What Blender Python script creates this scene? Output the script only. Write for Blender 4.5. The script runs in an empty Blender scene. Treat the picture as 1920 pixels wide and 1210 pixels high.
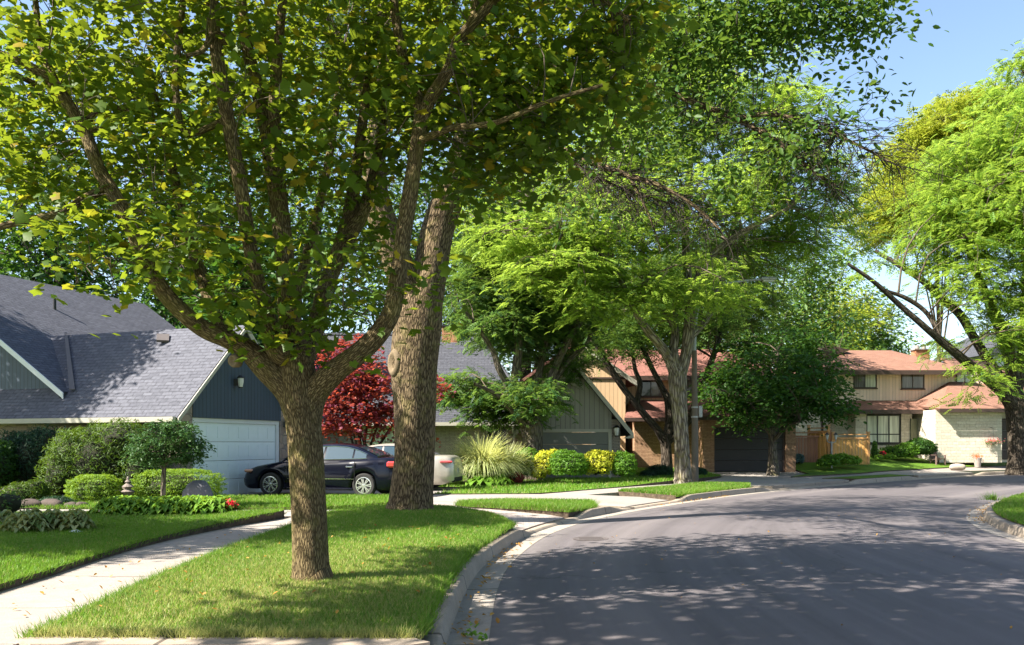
import bpy, math, random
import numpy as np
from mathutils import Vector, Matrix
from mathutils.geometry import delaunay_2d_cdt

# ------------------------------------------------------------------ camera, sky, sun, exposure
sc = bpy.context.scene
W, H, F, HZ, EYE = 1920, 1210, 1600.0, 832.0, 1.6      # picture size, focal length in px, horizon row, eye height
cam_d = bpy.data.cameras.new('camera'); cam = bpy.data.objects.new('camera', cam_d)
sc.collection.objects.link(cam); sc.camera = cam
cam_d.sensor_width = 36; cam_d.lens = 36*F/W
cam_d.shift_y = (HZ-H/2)/W
cam_d.clip_start = 0.1; cam_d.clip_end = 3000
cam.location = (0, 0, EYE); cam.rotation_euler = (math.radians(90), 0, 0)

SUN_EL, SUN_AZ = 43.0, 22.0          # light travels towards +X, turned SUN_AZ degrees towards +Y
el, az = math.radians(SUN_EL), math.radians(SUN_AZ)
Ldir = Vector((math.cos(el)*math.cos(az), math.cos(el)*math.sin(az), -math.sin(el)))
sd = bpy.data.lights.new('sun', 'SUN'); sd.energy = 5.0; sd.angle = math.radians(0.5); sd.color = (1, .93, .82)
so = bpy.data.objects.new('sun', sd); sc.collection.objects.link(so)
so.rotation_euler = Ldir.to_track_quat('-Z', 'Y').to_euler(); so.location = (-20, -5, 30)
wd = bpy.data.worlds.new('World'); sc.world = wd; wd.use_nodes = True
nt = wd.node_tree; bg = nt.nodes['Background']
sky = nt.nodes.new('ShaderNodeTexSky'); sky.sky_type = 'NISHITA'; sky.sun_disc = False
sky.sun_elevation = el; sky.sun_rotation = math.atan2(-Ldir.x, -Ldir.y)
sky.air_density = 1.0; sky.dust_density = 1.3; sky.ozone_density = 1.0
nt.links.new(sky.outputs[0], bg.inputs[0]); bg.inputs[1].default_value = 0.08
sc.view_settings.view_transform = 'Standard'; sc.view_settings.look = 'None'
sc.view_settings.exposure = 1.95; sc.view_settings.gamma = 1.0
sc.cycles.max_bounces = 6; sc.cycles.transparent_max_bounces = 4
sc.cycles.diffuse_bounces = 3; sc.cycles.glossy_bounces = 2; sc.cycles.transmission_bounces = 4
sc.cycles.use_denoising = True

rng = np.random.default_rng(7); random.seed(7)
COL = sc.collection

# ------------------------------------------------------------------ geometry of the place
def P(px, py, D): return np.array([(px-960)/F*D, D, EYE+(HZ-py)/F*D])
def sst(t): t = np.clip(t, 0, 1); return t*t*(3-2*t)
def S(x, y): return 0.72*sst((np.asarray(y)-(41+.7*np.maximum(0, np.asarray(x)-18)))/8.)
def hg(x, y): return S(x, y)+0.13
ASH = (-1.92, 16.2)
def mound(x, y):
    x = np.asarray(x); y = np.asarray(y)
    return .20*np.exp(-((x-ASH[0])**2+(y-ASH[1])**2)/2.6**2) + .06*np.exp(-((x+1.9)/1.4)**2)*sst((y-6.8)/1.5)*sst((15-y)/3) \
        + .10*np.exp(-((x-6.4)**2+(y-31)**2)/2.2**2)
def hl(x, y): return hg(x, y)+mound(x, y)+.03
def G(px, py, hf=hg):
    z = .13
    for _ in range(12):
        D = (EYE-z)*F/(py-HZ); x = (px-960)/F*D; z = float(hf(x, D))
    return (x, D)

# ------------------------------------------------------------------ helpers
def link(o, parent=None):
    COL.objects.link(o)
    if parent is not None: o.parent = parent
    return o
def tag(o, label=None, cat=None, group=None, kind=None):
    if label: o['label'] = label
    if cat: o['category'] = cat
    if group: o['group'] = group
    if kind: o['kind'] = kind
    return o
def thing(name, label, cat, loc=(0, 0, 0), rz=0, group=None):
    o = bpy.data.objects.new(name, None); link(o); o.location = tuple(float(v) for v in loc); o.rotation_euler = (0, 0, rz)
    o.empty_display_size = .2
    return tag(o, label, cat, group)
def autouv(me):
    uv = me.uv_layers.new(name='UVMap'); Z = Vector((0, 0, 1))
    co = [v.co.copy() for v in me.vertices]
    for p in me.polygons:
        n = p.normal; u = Z.cross(n)
        u = Vector((1, 0, 0)) if u.length < .05 else u.normalized()
        v = n.cross(u)
        for li in p.loop_indices:
            c = co[me.loops[li].vertex_index]; uv.data[li].uv = (c.dot(u), c.dot(v))
def mk(name, verts, faces, mat, parent=None, smooth=False, uv=True):
    """mesh given in WORLD (or parent-local when the parent sits at the origin) coordinates"""
    me = bpy.data.meshes.new(name)
    me.from_pydata([tuple(float(a) for a in v) for v in verts], [], [tuple(int(a) for a in f) for f in faces]); me.update()
    if uv: autouv(me)
    if smooth:
        for p in me.polygons: p.use_smooth = True
    if mat is not None:
        for m in (mat if isinstance(mat, (list, tuple)) else [mat]): me.materials.append(m)
    return link(bpy.data.objects.new(name, me), parent)
def big(name, V, k, mat, parent=None, rnd=None, smooth=False, tri=3, loc=None):
    """V (n,3), faces = consecutive index array k (m,tri)"""
    me = bpy.data.meshes.new(name); n, m = len(V), len(k)
    me.vertices.add(n); me.vertices.foreach_set('co', np.ascontiguousarray(V, dtype=np.float32).ravel())
    me.loops.add(m*tri); me.loops.foreach_set('vertex_index', np.ascontiguousarray(k, dtype=np.int32).ravel())
    me.polygons.add(m); me.polygons.foreach_set('loop_start', np.arange(0, m*tri, tri, dtype=np.int32))
    me.update(calc_edges=True)
    if smooth: me.polygons.foreach_set('use_smooth', np.ones(m, dtype=bool))
    if rnd is not None:
        a = me.attributes.new('rnd', 'FLOAT_VECTOR', 'POINT'); a.data.foreach_set('vector', np.ascontiguousarray(rnd, dtype=np.float32).ravel())
    me.materials.append(mat)
    return link(bpy.data.objects.new(name, me), parent)

class MB:
    def __init__(s): s.v = []; s.f = []
    def add(s, v, f):
        o = len(s.v); s.v += [tuple(float(a) for a in p) for p in v]; s.f += [tuple(int(i)+o for i in q) for q in f]; return s
    def box(s, c, d, M=None, bev=0):
        x, y, z = (a/2 for a in d)
        if bev:
            b = min(bev, x*.9, y*.9, z*.9)
            pts = []
            for sz in (-1, 1):
                for lay in (0, 1):
                    zz = sz*(z-(b if lay == 0 else 0)) if sz > 0 else sz*(z-(b if lay == 1 else 0))
                    pass
            L = []
            for zz, ins in ((-z, b), (-z+b, 0), (z-b, 0), (z, b)):
                X, Y = x-ins, y-ins
                bb = b*.7
                L.append([(-X+bb, -Y, zz), (X-bb, -Y, zz), (X, -Y+bb, zz), (X, Y-bb, zz), (X-bb, Y, zz), (-X+bb, Y, zz), (-X, Y-bb, zz), (-X, -Y+bb, zz)])
            v = [p for l in L for p in l]; f = [tuple(reversed(range(8))), tuple(range(24, 32))]
            for k in range(3):
                for i in range(8): j = (i+1) % 8; f.append((k*8+i, k*8+j, k*8+8+j, k*8+8+i))
        else:
            v = [(-x, -y, -z), (x, -y, -z), (x, y, -z), (-x, y, -z), (-x, -y, z), (x, -y, z), (x, y, z), (-x, y, z)]
            f = [(3, 2, 1, 0), (4, 5, 6, 7), (0, 1, 5, 4), (1, 2, 6, 5), (2, 3, 7, 6), (3, 0, 4, 7)]
        if M is not None: v = [tuple(M @ Vector(p)) for p in v]
        return s.add([(p[0]+c[0], p[1]+c[1], p[2]+c[2]) for p in v], f)
    def prism(s, pts, ext):
        """coplanar polygon extruded by the vector ext"""
        pts = [Vector([float(a) for a in p]) for p in pts]; e = Vector([float(a) for a in ext]); n = len(pts)
        nn = Vector((0, 0, 0))
        for i in range(n): nn += pts[i].cross(pts[(i+1) % n])
        if nn.dot(e) > 0: pts = pts[::-1]
        v = [tuple(p) for p in pts]+[tuple(p+e) for p in pts]
        f = [tuple(range(n)), tuple(range(2*n-1, n-1, -1))]+[(i, i+n, (i+1) % n+n, (i+1) % n) for i in range(n)]
        return s.add(v, f)
    def lathe(s, prof, c=(0, 0, 0), n=16, M=None):
        v = []; f = []
        for r, z in prof:
            for i in range(n):
                a = 2*math.pi*i/n; v.append((r*math.cos(a), r*math.sin(a), z))
        for k in range(len(prof)-1):
            for i in range(n): j = (i+1) % n; f.append((k*n+i, k*n+j, (k+1)*n+j, (k+1)*n+i))
        f.append(tuple(reversed(range(n)))); f.append(tuple(range((len(prof)-1)*n, len(prof)*n)))
        if M is not None: v = [tuple(M @ Vector(p)) for p in v]
        return s.add([(p[0]+c[0], p[1]+c[1], p[2]+c[2]) for p in v], f)
    def tube(s, pts, rad, n=8):
        V, Fc, _ = tube_arr(np.array(pts, float), np.array(rad, float) if np.ndim(rad) else np.full(len(pts), float(rad)), n)
        f = [tuple(q) for q in Fc]+[tuple(range(n))[::-1], tuple(range((len(pts)-1)*n, len(pts)*n))]
        return s.add(V, f)
    def build(s, name, mat, parent=None, smooth=False): return mk(name, s.v, s.f, mat, parent, smooth)

def catmull(pts, sub):
    pts = np.array(pts, float); n = len(pts)
    if n < 3: 
        t = np.linspace(0, 1, sub+1)[:, None]; return pts[0]*(1-t)+pts[-1]*t
    q = np.vstack([2*pts[0]-pts[1], pts, 2*pts[-1]-pts[-2]]); out = []
    for i in range(n-1):
        p0, p1, p2, p3 = q[i:i+4]
        for k in range(sub):
            t = k/sub; out.append(.5*((2*p1)+(-p0+p2)*t+(2*p0-5*p1+4*p2-p3)*t*t+(-p0+3*p1-3*p2+p3)*t**3))
    out.append(pts[-1]); return np.array(out)
def tube_arr(pts, rad, n, wob=0):
    m = len(pts); T = np.gradient(pts, axis=0); T /= np.linalg.norm(T, axis=1)[:, None]+1e-9
    U = np.zeros((m, 3)); u = np.cross(T[0], [0, 1, 0.1]); u /= np.linalg.norm(u)+1e-9
    for i in range(m):
        u = u-T[i]*np.dot(u, T[i]); u /= np.linalg.norm(u)+1e-9; U[i] = u
    Vv = np.cross(T, U); a = np.arange(n)*2*np.pi/n
    R = np.repeat(rad[:, None], n, 1)
    s = np.concatenate([[0], np.cumsum(np.linalg.norm(np.diff(pts, axis=0), axis=1))])
    if wob:
        ph = rng.random(6)*6.28
        R = R*(1+wob*(np.sin(2*a[None]+ph[0]+s[:, None]*1.3)+.7*np.sin(3*a[None]+ph[1]-s[:, None]*2.1)+.5*np.sin(5*a[None]+ph[2]+s[:, None]*.7)+.5*np.sin(s[:, None]*5+ph[3]+a[None])))
    X = pts[:, None]+R[..., None]*(np.cos(a)[None, :, None]*U[:, None]+np.sin(a)[None, :, None]*Vv[:, None])
    i = np.arange(m-1)[:, None]*n; j = np.arange(n)[None]; j2 = (j+1) % n
    Fc = np.stack([i+j, i+j2, i+n+j2, i+n+j], -1).reshape(-1, 4)
    bk = np.stack([R*np.cos(a)[None], R*np.sin(a)[None], np.repeat(s[:, None], n, 1)], -1).reshape(-1, 3)
    return X.reshape(-1, 3), Fc, bk
def limbs_mesh(name, limbs, mat, parent, n=16, sub=6, wob=.02):
    V = []; Fc = []; B = []; o = 0; samples = []
    for k, (pts, rad) in enumerate(limbs):
        nn = n if rad[0] > .04 else max(6, n//2)
        q = catmull(np.column_stack([pts, rad]), sub)
        v, f, b = tube_arr(q[:, :3], np.maximum(q[:, 3], .002), nn, wob)
        b = b+np.array([k*3.1, 0, k*1.7])
        V.append(v); Fc.append(f+o); B.append(b); o += len(v); samples.append(q)
    V = np.vstack(V); o = big(name, V, np.vstack(Fc), mat, parent, rnd=np.vstack(B), smooth=True, tri=4)
    return o, samples
def twigs_mesh(name, A, Bp, r0, r1, mat, parent, sag=.12, sides=3, seg=4):
    N = len(A); t = np.linspace(0, 1, seg+1)
    d = Bp-A; L = np.linalg.norm(d, axis=1)+1e-6
    jit = rng.normal(size=(N, 3))*.10*L[:, None]
    Pp = A[:, None]+d[:, None]*t[None, :, None]+(np.sin(np.pi*t)[None, :, None])*(jit[:, None]+np.array([0, 0, 1.])*sag*L[:, None, None])
    dn = d/L[:, None]; u = np.cross(dn, [.3, .2, .9]); u /= np.linalg.norm(u, axis=1)[:, None]+1e-9; v = np.cross(dn, u)
    a = np.arange(sides)*2*np.pi/sides
    r = (np.asarray(r0).reshape(-1, 1)*(1-t)[None]+np.asarray(r1).reshape(-1, 1)*t[None])*np.ones((N, 1))
    X = Pp[:, :, None]+r[..., None, None]*(np.cos(a)[:, None]*u[:, None, None]+np.sin(a)[:, None]*v[:, None, None])
    m = (seg+1)*sides; base = (np.arange(N)*m)[:, None, None]
    i = (np.arange(seg)*sides)[None, :, None]; j = np.arange(sides)[None, None]; j2 = (j+1) % sides
    Fc = np.stack([base+i+j, base+i+j2, base+i+sides+j2, base+i+sides+j], -1).reshape(-1, 4)
    return big(name, X.reshape(-1, 3), Fc, mat, parent, rnd=X.reshape(-1, 3)*1.0, smooth=True, tri=4)

# ------------------------------------------------------------------ leaf templates  (x length, y width, z normal)
def T_maple():
    ang = np.radians([180, 150, 118, 100, 72, 55, 32, 18, 0, -18, -32, -55, -72, -100, -118, -150])
    r = np.array([.12, .36, .46, .36, .58, .44, .46, .50, .64, .50, .46, .44, .58, .36, .46, .36])
    v = [(0, 0, 0)]+[(r[i]*math.cos(ang[i]), r[i]*math.sin(ang[i]), -.12*r[i]**2-.10*abs(r[i]*math.sin(ang[i]))) for i in range(16)]
    return np.array(v), np.array([(0, 1+(i+1) % 16, 1+i) for i in range(16)])
def T_oval(w=.42):
    v = [(-.5, 0, 0), (0, -w/2, .05), (.5, 0, -.08), (0, w/2, .05)]
    return np.array(v), np.array([(0, 1, 2), (0, 2, 3)])
def T_leaf(w=.5):
    v = [(-.5, 0, 0), (-.2, -w*.45, .04), (.15, -w*.42, .02), (.5, 0, -.12), (.15, w*.42, .02), (-.2, w*.45, .04)]
    return np.array(v), np.array([(0, 1, 2), (0, 2, 3), (0, 3, 4), (0, 4, 5)])
def T_frond(k=5):
    """a pinnate leaf: pairs of narrow leaflets along a drooping rachis"""
    v = []; f = []
    for i in range(k):
        x = -.45+.9*i/(k-1)*.9; z = -.35*(x+.45)**2; ln = .24*(1-.35*abs(i-(k-1)/2)/(k/2))
        for s in (-1, 1):
            o = len(v); v += [(x-.03, 0, z), (x-.02, s*ln*.6, z-.01), (x+.14, s*ln*1.1, z-.06), (x+.17, s*ln*.4, z+.01)]
            f += [(o, o+1, o+2), (o, o+2, o+3)]
    return np.array(v), np.array(f)
LEAF = {'maple': T_maple(), 'oval': T_oval(), 'leaf': T_leaf(), 'frond': T_frond(), 'frond4': T_frond(4), 'needle': T_oval(.16)}

def leaves(name, pos, nrm, dirs, size, tmpl, mat, parent, rnd2=None):
    T, Fc = LEAF[tmpl]; N = len(pos)
    n = nrm/(np.linalg.norm(nrm, axis=1)[:, None]+1e-9)
    d = dirs-n*np.sum(dirs*n, 1)[:, None]; d /= np.linalg.norm(d, axis=1)[:, None]+1e-9
    s = np.cross(n, d)
    X = pos[:, None]+size.reshape(-1, 1, 1)*(T[None, :, 0, None]*d[:, None]+T[None, :, 1, None]*s[:, None]+T[None, :, 2, None]*n[:, None])
    k = len(T); Fa = (Fc[None]+(np.arange(N)*k)[:, None, None]).reshape(-1, 3)
    r = rng.random(N); g = rnd2 if rnd2 is not None else rng.random(N)
    R = np.repeat(np.column_stack([r, g, rng.random(N)]), k, 0)
    return big(name, X.reshape(-1, 3), Fa, mat, parent, rnd=R)

def in_ell(n, c, r, bias=.42):
    d = rng.normal(size=(n, 3)); d /= np.linalg.norm(d, axis=1)[:, None]
    return np.array(c)+d*np.array(r)*(rng.random(n)**bias)[:, None]
def spray_leaves(C, cen, n, R, flat, droop, tilt):
    """C (m,3) spray centres, cen (m,3) where each grows from; n leaves each"""
    m = len(C); out = C-cen; out[:, 2] *= .4; L = np.linalg.norm(out, axis=1)[:, None]+1e-6; out /= L
    q = rng.normal(size=(m, n, 3))*.55*R*(.7+.6*rng.random((m, 1, 1)))
    q = np.clip(q, -1.15*R, 1.15*R); q[..., 2] *= flat
    rr = np.sqrt(q[..., 0]**2+q[..., 1]**2)
    along = (q[..., 0]*out[:, None, 0]+q[..., 1]*out[:, None, 1])
    q[..., 2] -= droop*(rr**2/R*.6+along*.35)
    tl = rng.normal(size=(m, 1, 3))*.25; q[..., 2] += q[..., 0]*tl[..., 0]+q[..., 1]*tl[..., 1]
    pos = (C[:, None]+q).reshape(-1, 3)
    nr = np.zeros((m, n, 3)); nr[..., 2] = 1; nr += rng.normal(size=(m, n, 3))*tilt+out[:, None]*droop*.5
    di = q.copy(); di[..., 2] = -droop*.5*R; di += out[:, None]*R*.4+rng.normal(size=(m, n, 3))*.15*R
    g = np.repeat(rng.random(m), n)
    return pos, nr.reshape(-1, 3), di.reshape(-1, 3), g
def crown(root, limb_samples, lobes, n_spray, n_leaf, R, size, tmpl, mat, bark, flat=.35, droop=.5, tilt=.45, bias=.42,
          tw=.010, node_frac=.12, name='crown', svar=.25, keep=None, twig_name='branches', cull=None):
    vol = np.array([l[1][0]*l[1][1]*l[1][2]*(l[2] if len(l) > 2 else 1) for l in lobes])**(.8); vol /= vol.sum()
    C = np.vstack([in_ell(max(1, int(round(n_spray*v))), l[0], l[1], bias) for l, v in zip(lobes, vol)])
    if keep is not None: C = C[keep(C)]
    LP = np.vstack([q[:, :3] for q in limb_samples])
    LR = np.concatenate([q[:, 3] for q in limb_samples])
    ok = LR < max(.14, LR.max()*.5); LP, LR = LP[ok], LR[ok]
    k = max(4, int(len(C)*node_frac)); idx = rng.permutation(len(C))[:k]; Nd = C[idx]-np.array([0, 0, R*.3])
    def near(A, Bq, pen=.0):
        out = np.empty(len(A), int)
        for i in range(0, len(A), 400):
            d = np.linalg.norm(A[i:i+400, None]-Bq[None], axis=2); out[i:i+400] = d.argmin(1)
        return out
    # node -> limb point a little below it
    j = near(Nd-np.array([0, 0, .35*R]), LP)
    A1, B1 = LP[j], Nd
    # spray -> nearest point along node branches
    t = rng.random((3, k, 1))*.6+.4
    NB = np.vstack([Nd]+[A1+(B1-A1)*tt+np.array([0, 0, .12])*np.linalg.norm(B1-A1, axis=1)[:, None]*np.sin(np.pi*tt) for tt in t])
    j2 = near(C-np.array([0, 0, .2*R]), NB); A2, B2 = NB[j2], C
    L1 = np.linalg.norm(B1-A1, axis=1); 
    r1 = np.clip(tw*(.9+.55*L1), tw, tw*4); r1 = np.minimum(r1, LR[j]*.8+.002)
    A = np.vstack([A1, A2]); B_ = np.vstack([B1, B2])
    twigs_mesh(twig_name, A, B_, np.concatenate([r1, np.full(len(A2), tw*.9)]), np.concatenate([r1*.45, np.full(len(A2), tw*.35)]), bark, root, sides=4 if tw > .008 else 3)
    pos, nr, di, g = spray_leaves(C, A2, n_leaf, R, flat, droop, tilt)
    sz = size*(1+svar*rng.normal(size=len(pos))).clip(.5, 1.6)
    if cull is not None:
        kk = cull(pos); pos, nr, di, g, sz = pos[kk], nr[kk], di[kk], g[kk], sz[kk]
    return leaves(name, pos, nr, di, sz, tmpl, mat, root, g)

# ------------------------------------------------------------------ materials
def mat(name): m = bpy.data.materials.new(name); m.use_nodes = True; return m, m.node_tree, m.node_tree.nodes['Principled BSDF']
def N_(nt, typ, **kw):
    n = nt.nodes.new(typ)
    for k, v in kw.items():
        if k in n.inputs.keys(): n.inputs[k].default_value = v
        else: setattr(n, k, v)
    return n
def ramp(nt, src, stops, interp='LINEAR'):
    r = nt.nodes.new('ShaderNodeValToRGB'); r.color_ramp.interpolation = interp
    e = r.color_ramp.elements
    while len(e) < len(stops): e.new(.5)
    for i, (p, c) in enumerate(stops): e[i].position = p; e[i].color = tuple(c)+((1,) if len(c) == 3 else ())
    nt.links.new(src, r.inputs[0]); return r.outputs[0]
def mixc(nt, f, a, b, mode='MIX'):
    m = nt.nodes.new('ShaderNodeMix'); m.data_type = 'RGBA'; m.blend_type = mode
    for s, i in ((f, 0), (a, 6), (b, 7)):
        if isinstance(s, (int, float)): m.inputs[i].default_value = s
        elif isinstance(s, tuple): m.inputs[i].default_value = s+(1,) if len(s) == 3 else s
        else: nt.links.new(s, m.inputs[i])
    return m.outputs[2]
def math_(nt, op, a, b=None, c=None):
    m = nt.nodes.new('ShaderNodeMath'); m.operation = op
    for i, s in enumerate((a, b, c)):
        if s is None: continue
        if isinstance(s, (int, float)): m.inputs[i].default_value = s
        else: nt.links.new(s, m.inputs[i])
    return m.outputs[0]
def coords(nt, kind='Object', scale=(1, 1, 1)):
    t = nt.nodes.new('ShaderNodeTexCoord'); mp = nt.nodes.new('ShaderNodeMapping'); mp.inputs['Scale'].default_value = scale
    nt.links.new(t.outputs[kind], mp.inputs[0]); return mp.outputs[0]
def noise(nt, vec, scale, detail=4, rough=.55, out=0):
    n = nt.nodes.new('ShaderNodeTexNoise'); n.inputs['Scale'].default_value = scale; n.inputs['Detail'].default_value = detail; n.inputs['Roughness'].default_value = rough
    if vec is not None: nt.links.new(vec, n.inputs['Vector'])
    return n.outputs[out]
def bump(nt, b, h, strength=.5, dist=.02, chain=None):
    n = nt.nodes.new('ShaderNodeBump'); n.inputs['Strength'].default_value = strength; n.inputs['Distance'].default_value = dist
    nt.links.new(h, n.inputs['Height'])
    if chain is not None: nt.links.new(chain, n.inputs['Normal'])
    nt.links.new(n.outputs[0], b.inputs['Normal']); return n.outputs[0]
def simple(name, col, rough=.6, metal=0, var=.15, sc_=6., bmp=0, spec=.4, coat=0):
    m, nt, b = mat(name); v = coords(nt)
    f = noise(nt, v, sc_, 5)
    c = mixc(nt, f, tuple(x*(1-var) for x in col), tuple(min(1, x*(1+var)) for x in col))
    nt.links.new(c, b.inputs['Base Color']); b.inputs['Roughness'].default_value = rough; b.inputs['Metallic'].default_value = metal
    b.inputs['Specular IOR Level'].default_value = spec; b.inputs['Coat Weight'].default_value = coat
    if bmp: bump(nt, b, noise(nt, v, sc_*6, 4), bmp, .01)
    return m
def foliage(name, ca, cb, trans=.45, tcol=None, rare=None, gloss=.25):
    m = bpy.data.materials.new(name); m.use_nodes = True; nt = m.node_tree; nt.nodes.clear()
    at = nt.nodes.new('ShaderNodeAttribute'); at.attribute_name = 'rnd'
    sp = nt.nodes.new('ShaderNodeSeparateXYZ'); nt.links.new(at.outputs['Vector'], sp.inputs[0])
    f = math_(nt, 'MULTIPLY_ADD', sp.outputs[0], .5, math_(nt, 'MULTIPLY', sp.outputs[1], .5))
    c = mixc(nt, f, ca, cb)
    if rare:
        c = mixc(nt, math_(nt, 'GREATER_THAN', sp.outputs[2], rare[1]), c, rare[0])
    tc = tcol or tuple(min(1, v*k) for v, k in zip(cb, (2.2, 1.9, .9)))
    ct = mixc(nt, .6, c, tc)
    d = nt.nodes.new('ShaderNodeBsdfPrincipled'); d.inputs['Roughness'].default_value = .5; d.inputs['Specular IOR Level'].default_value = gloss
    nt.links.new(c, d.inputs['Base Color'])
    t = nt.nodes.new('ShaderNodeBsdfTranslucent'); nt.links.new(ct, t.inputs[0])
    mx = nt.nodes.new('ShaderNodeMixShader'); mx.inputs[0].default_value = trans
    nt.links.new(d.outputs[0], mx.inputs[1]); nt.links.new(t.outputs[0], mx.inputs[2])
    o = nt.nodes.new('ShaderNodeOutputMaterial'); nt.links.new(mx.outputs[0], o.inputs[0]); return m
def bark_mat(name, ca, cb, cc, fx=11., fz=2.2, moss=0., strength=.9, dist=.03):
    """furrowed bark in the limb's own coordinates (round the limb, along the limb)"""
    m, nt, b = mat(name)
    at = nt.nodes.new('ShaderNodeAttribute'); at.attribute_name = 'rnd'
    mp = nt.nodes.new('ShaderNodeMapping'); mp.inputs['Scale'].default_value = (fx, fx, fz); nt.links.new(at.outputs['Vector'], mp.inputs[0])
    w = noise(nt, mp.outputs[0], 1.1, 3, .5, 1)
    wv = nt.nodes.new('ShaderNodeVectorMath'); wv.operation = 'MULTIPLY_ADD'; nt.links.new(w, wv.inputs[0]); wv.inputs[1].default_value = (.9, .9, .6); nt.links.new(mp.outputs[0], wv.inputs[2])
    vo = nt.nodes.new('ShaderNodeTexVoronoi'); vo.feature = 'DISTANCE_TO_EDGE'; vo.inputs['Scale'].default_value = 1.6; nt.links.new(wv.outputs[0], vo.inputs['Vector'])
    ridge = ramp(nt, vo.outputs['Distance'], [(0, (0, 0, 0)), (.22, (1, 1, 1))])
    fn = noise(nt, mp.outputs[0], 6, 4, .6)
    hgt = math_(nt, 'MULTIPLY_ADD', ridge, .75, math_(nt, 'MULTIPLY', fn, .35))
    c = ramp(nt, hgt, [(.1, ca), (.5, cb), (.95, cc)])
    big_ = noise(nt, at.outputs['Vector'], 2.5, 4)
    c = mixc(nt, math_(nt, 'MULTIPLY', big_, .5), c, (ca[0]*1.6, ca[1]*1.5, ca[2]*1.3))
    if moss: 
        mf = ramp(nt, noise(nt, at.outputs['Vector'], 4.5, 5), [(.5, (0, 0, 0)), (.62, (moss, moss, moss))])
        c = mixc(nt, mf, c, (.22, .21, .05))
    nt.links.new(c, b.inputs['Base Color']); b.inputs['Roughness'].default_value = .9; b.inputs['Specular IOR Level'].default_value = .15
    bump(nt, b, hgt, strength, dist); return m
def brick(name, c1, c2, mortar, bw, rh, ms=.012, off=.5, rough=.85, bmp=.6, nz=.35, squash=1, freq=2, vscale=1):
    m, nt, b = mat(name); v = coords(nt, 'UV')
    br = nt.nodes.new('ShaderNodeTexBrick'); nt.links.new(v, br.inputs['Vector'])
    br.inputs['Scale'].default_value = 1; br.inputs['Brick Width'].default_value = bw; br.inputs['Row Height'].default_value = rh
    br.inputs['Mortar Size'].default_value = ms; br.inputs['Mortar Smooth'].default_value = .3; br.offset = off; br.squash = squash; br.squash_frequency = freq
    br.inputs['Color1'].default_value = c1+(1,); br.inputs['Color2'].default_value = c2+(1,); br.inputs['Mortar'].default_value = mortar+(1,)
    n = noise(nt, v, 9, 5); n2 = noise(nt, v, .8, 4)
    c = mixc(nt, nz, br.outputs[0], ramp(nt, n, [(.25, tuple(x*.45 for x in c1)), (.75, tuple(min(1, x*1.7) for x in c2))]))
    c = mixc(nt, math_(nt, 'MULTIPLY', n2, .35), c, tuple(x*.6 for x in c1))
    nt.links.new(c, b.inputs['Base Color']); b.inputs['Roughness'].default_value = rough; b.inputs['Specular IOR Level'].default_value = .25
    h = math_(nt, 'MULTIPLY_ADD', br.outputs['Fac'], -1.0, math_(nt, 'MULTIPLY', noise(nt, v, 30, 3), .4)); bump(nt, b, h, bmp, .015); return m
def siding(name, col, pitch=.15, groove=.10):
    m, nt, b = mat(name); v = coords(nt, 'UV'); sx = nt.nodes.new('ShaderNodeSeparateXYZ'); nt.links.new(v, sx.inputs[0])
    fr = math_(nt, 'FRACT', math_(nt, 'MULTIPLY', sx.outputs[0], 1/pitch))
    g = math_(nt, 'LESS_THAN', fr, groove)
    board = nt.nodes.new('ShaderNodeTexWhiteNoise'); board.noise_dimensions = '1D'; nt.links.new(math_(nt, 'FLOOR', math_(nt, 'MULTIPLY', sx.outputs[0], 1/pitch)), board.inputs['W'])
    mpv = nt.nodes.new('ShaderNodeMapping'); mpv.inputs['Scale'].default_value = (6, .7, 1); nt.links.new(v, mpv.inputs[0])
    f = math_(nt, 'MULTIPLY_ADD', noise(nt, mpv.outputs[0], 2, 5), .6, math_(nt, 'MULTIPLY', board.outputs[0], .4))
    c = mixc(nt, f, tuple(x*.78 for x in col), tuple(x*1.15 for x in col)); c = mixc(nt, g, c, tuple(x*.45 for x in col))
    nt.links.new(c, b.inputs['Base Color']); b.inputs['Roughness'].default_value = .65
    bump(nt, b, math_(nt, 'SUBTRACT', 1, g), .8, .02); return m
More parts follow.
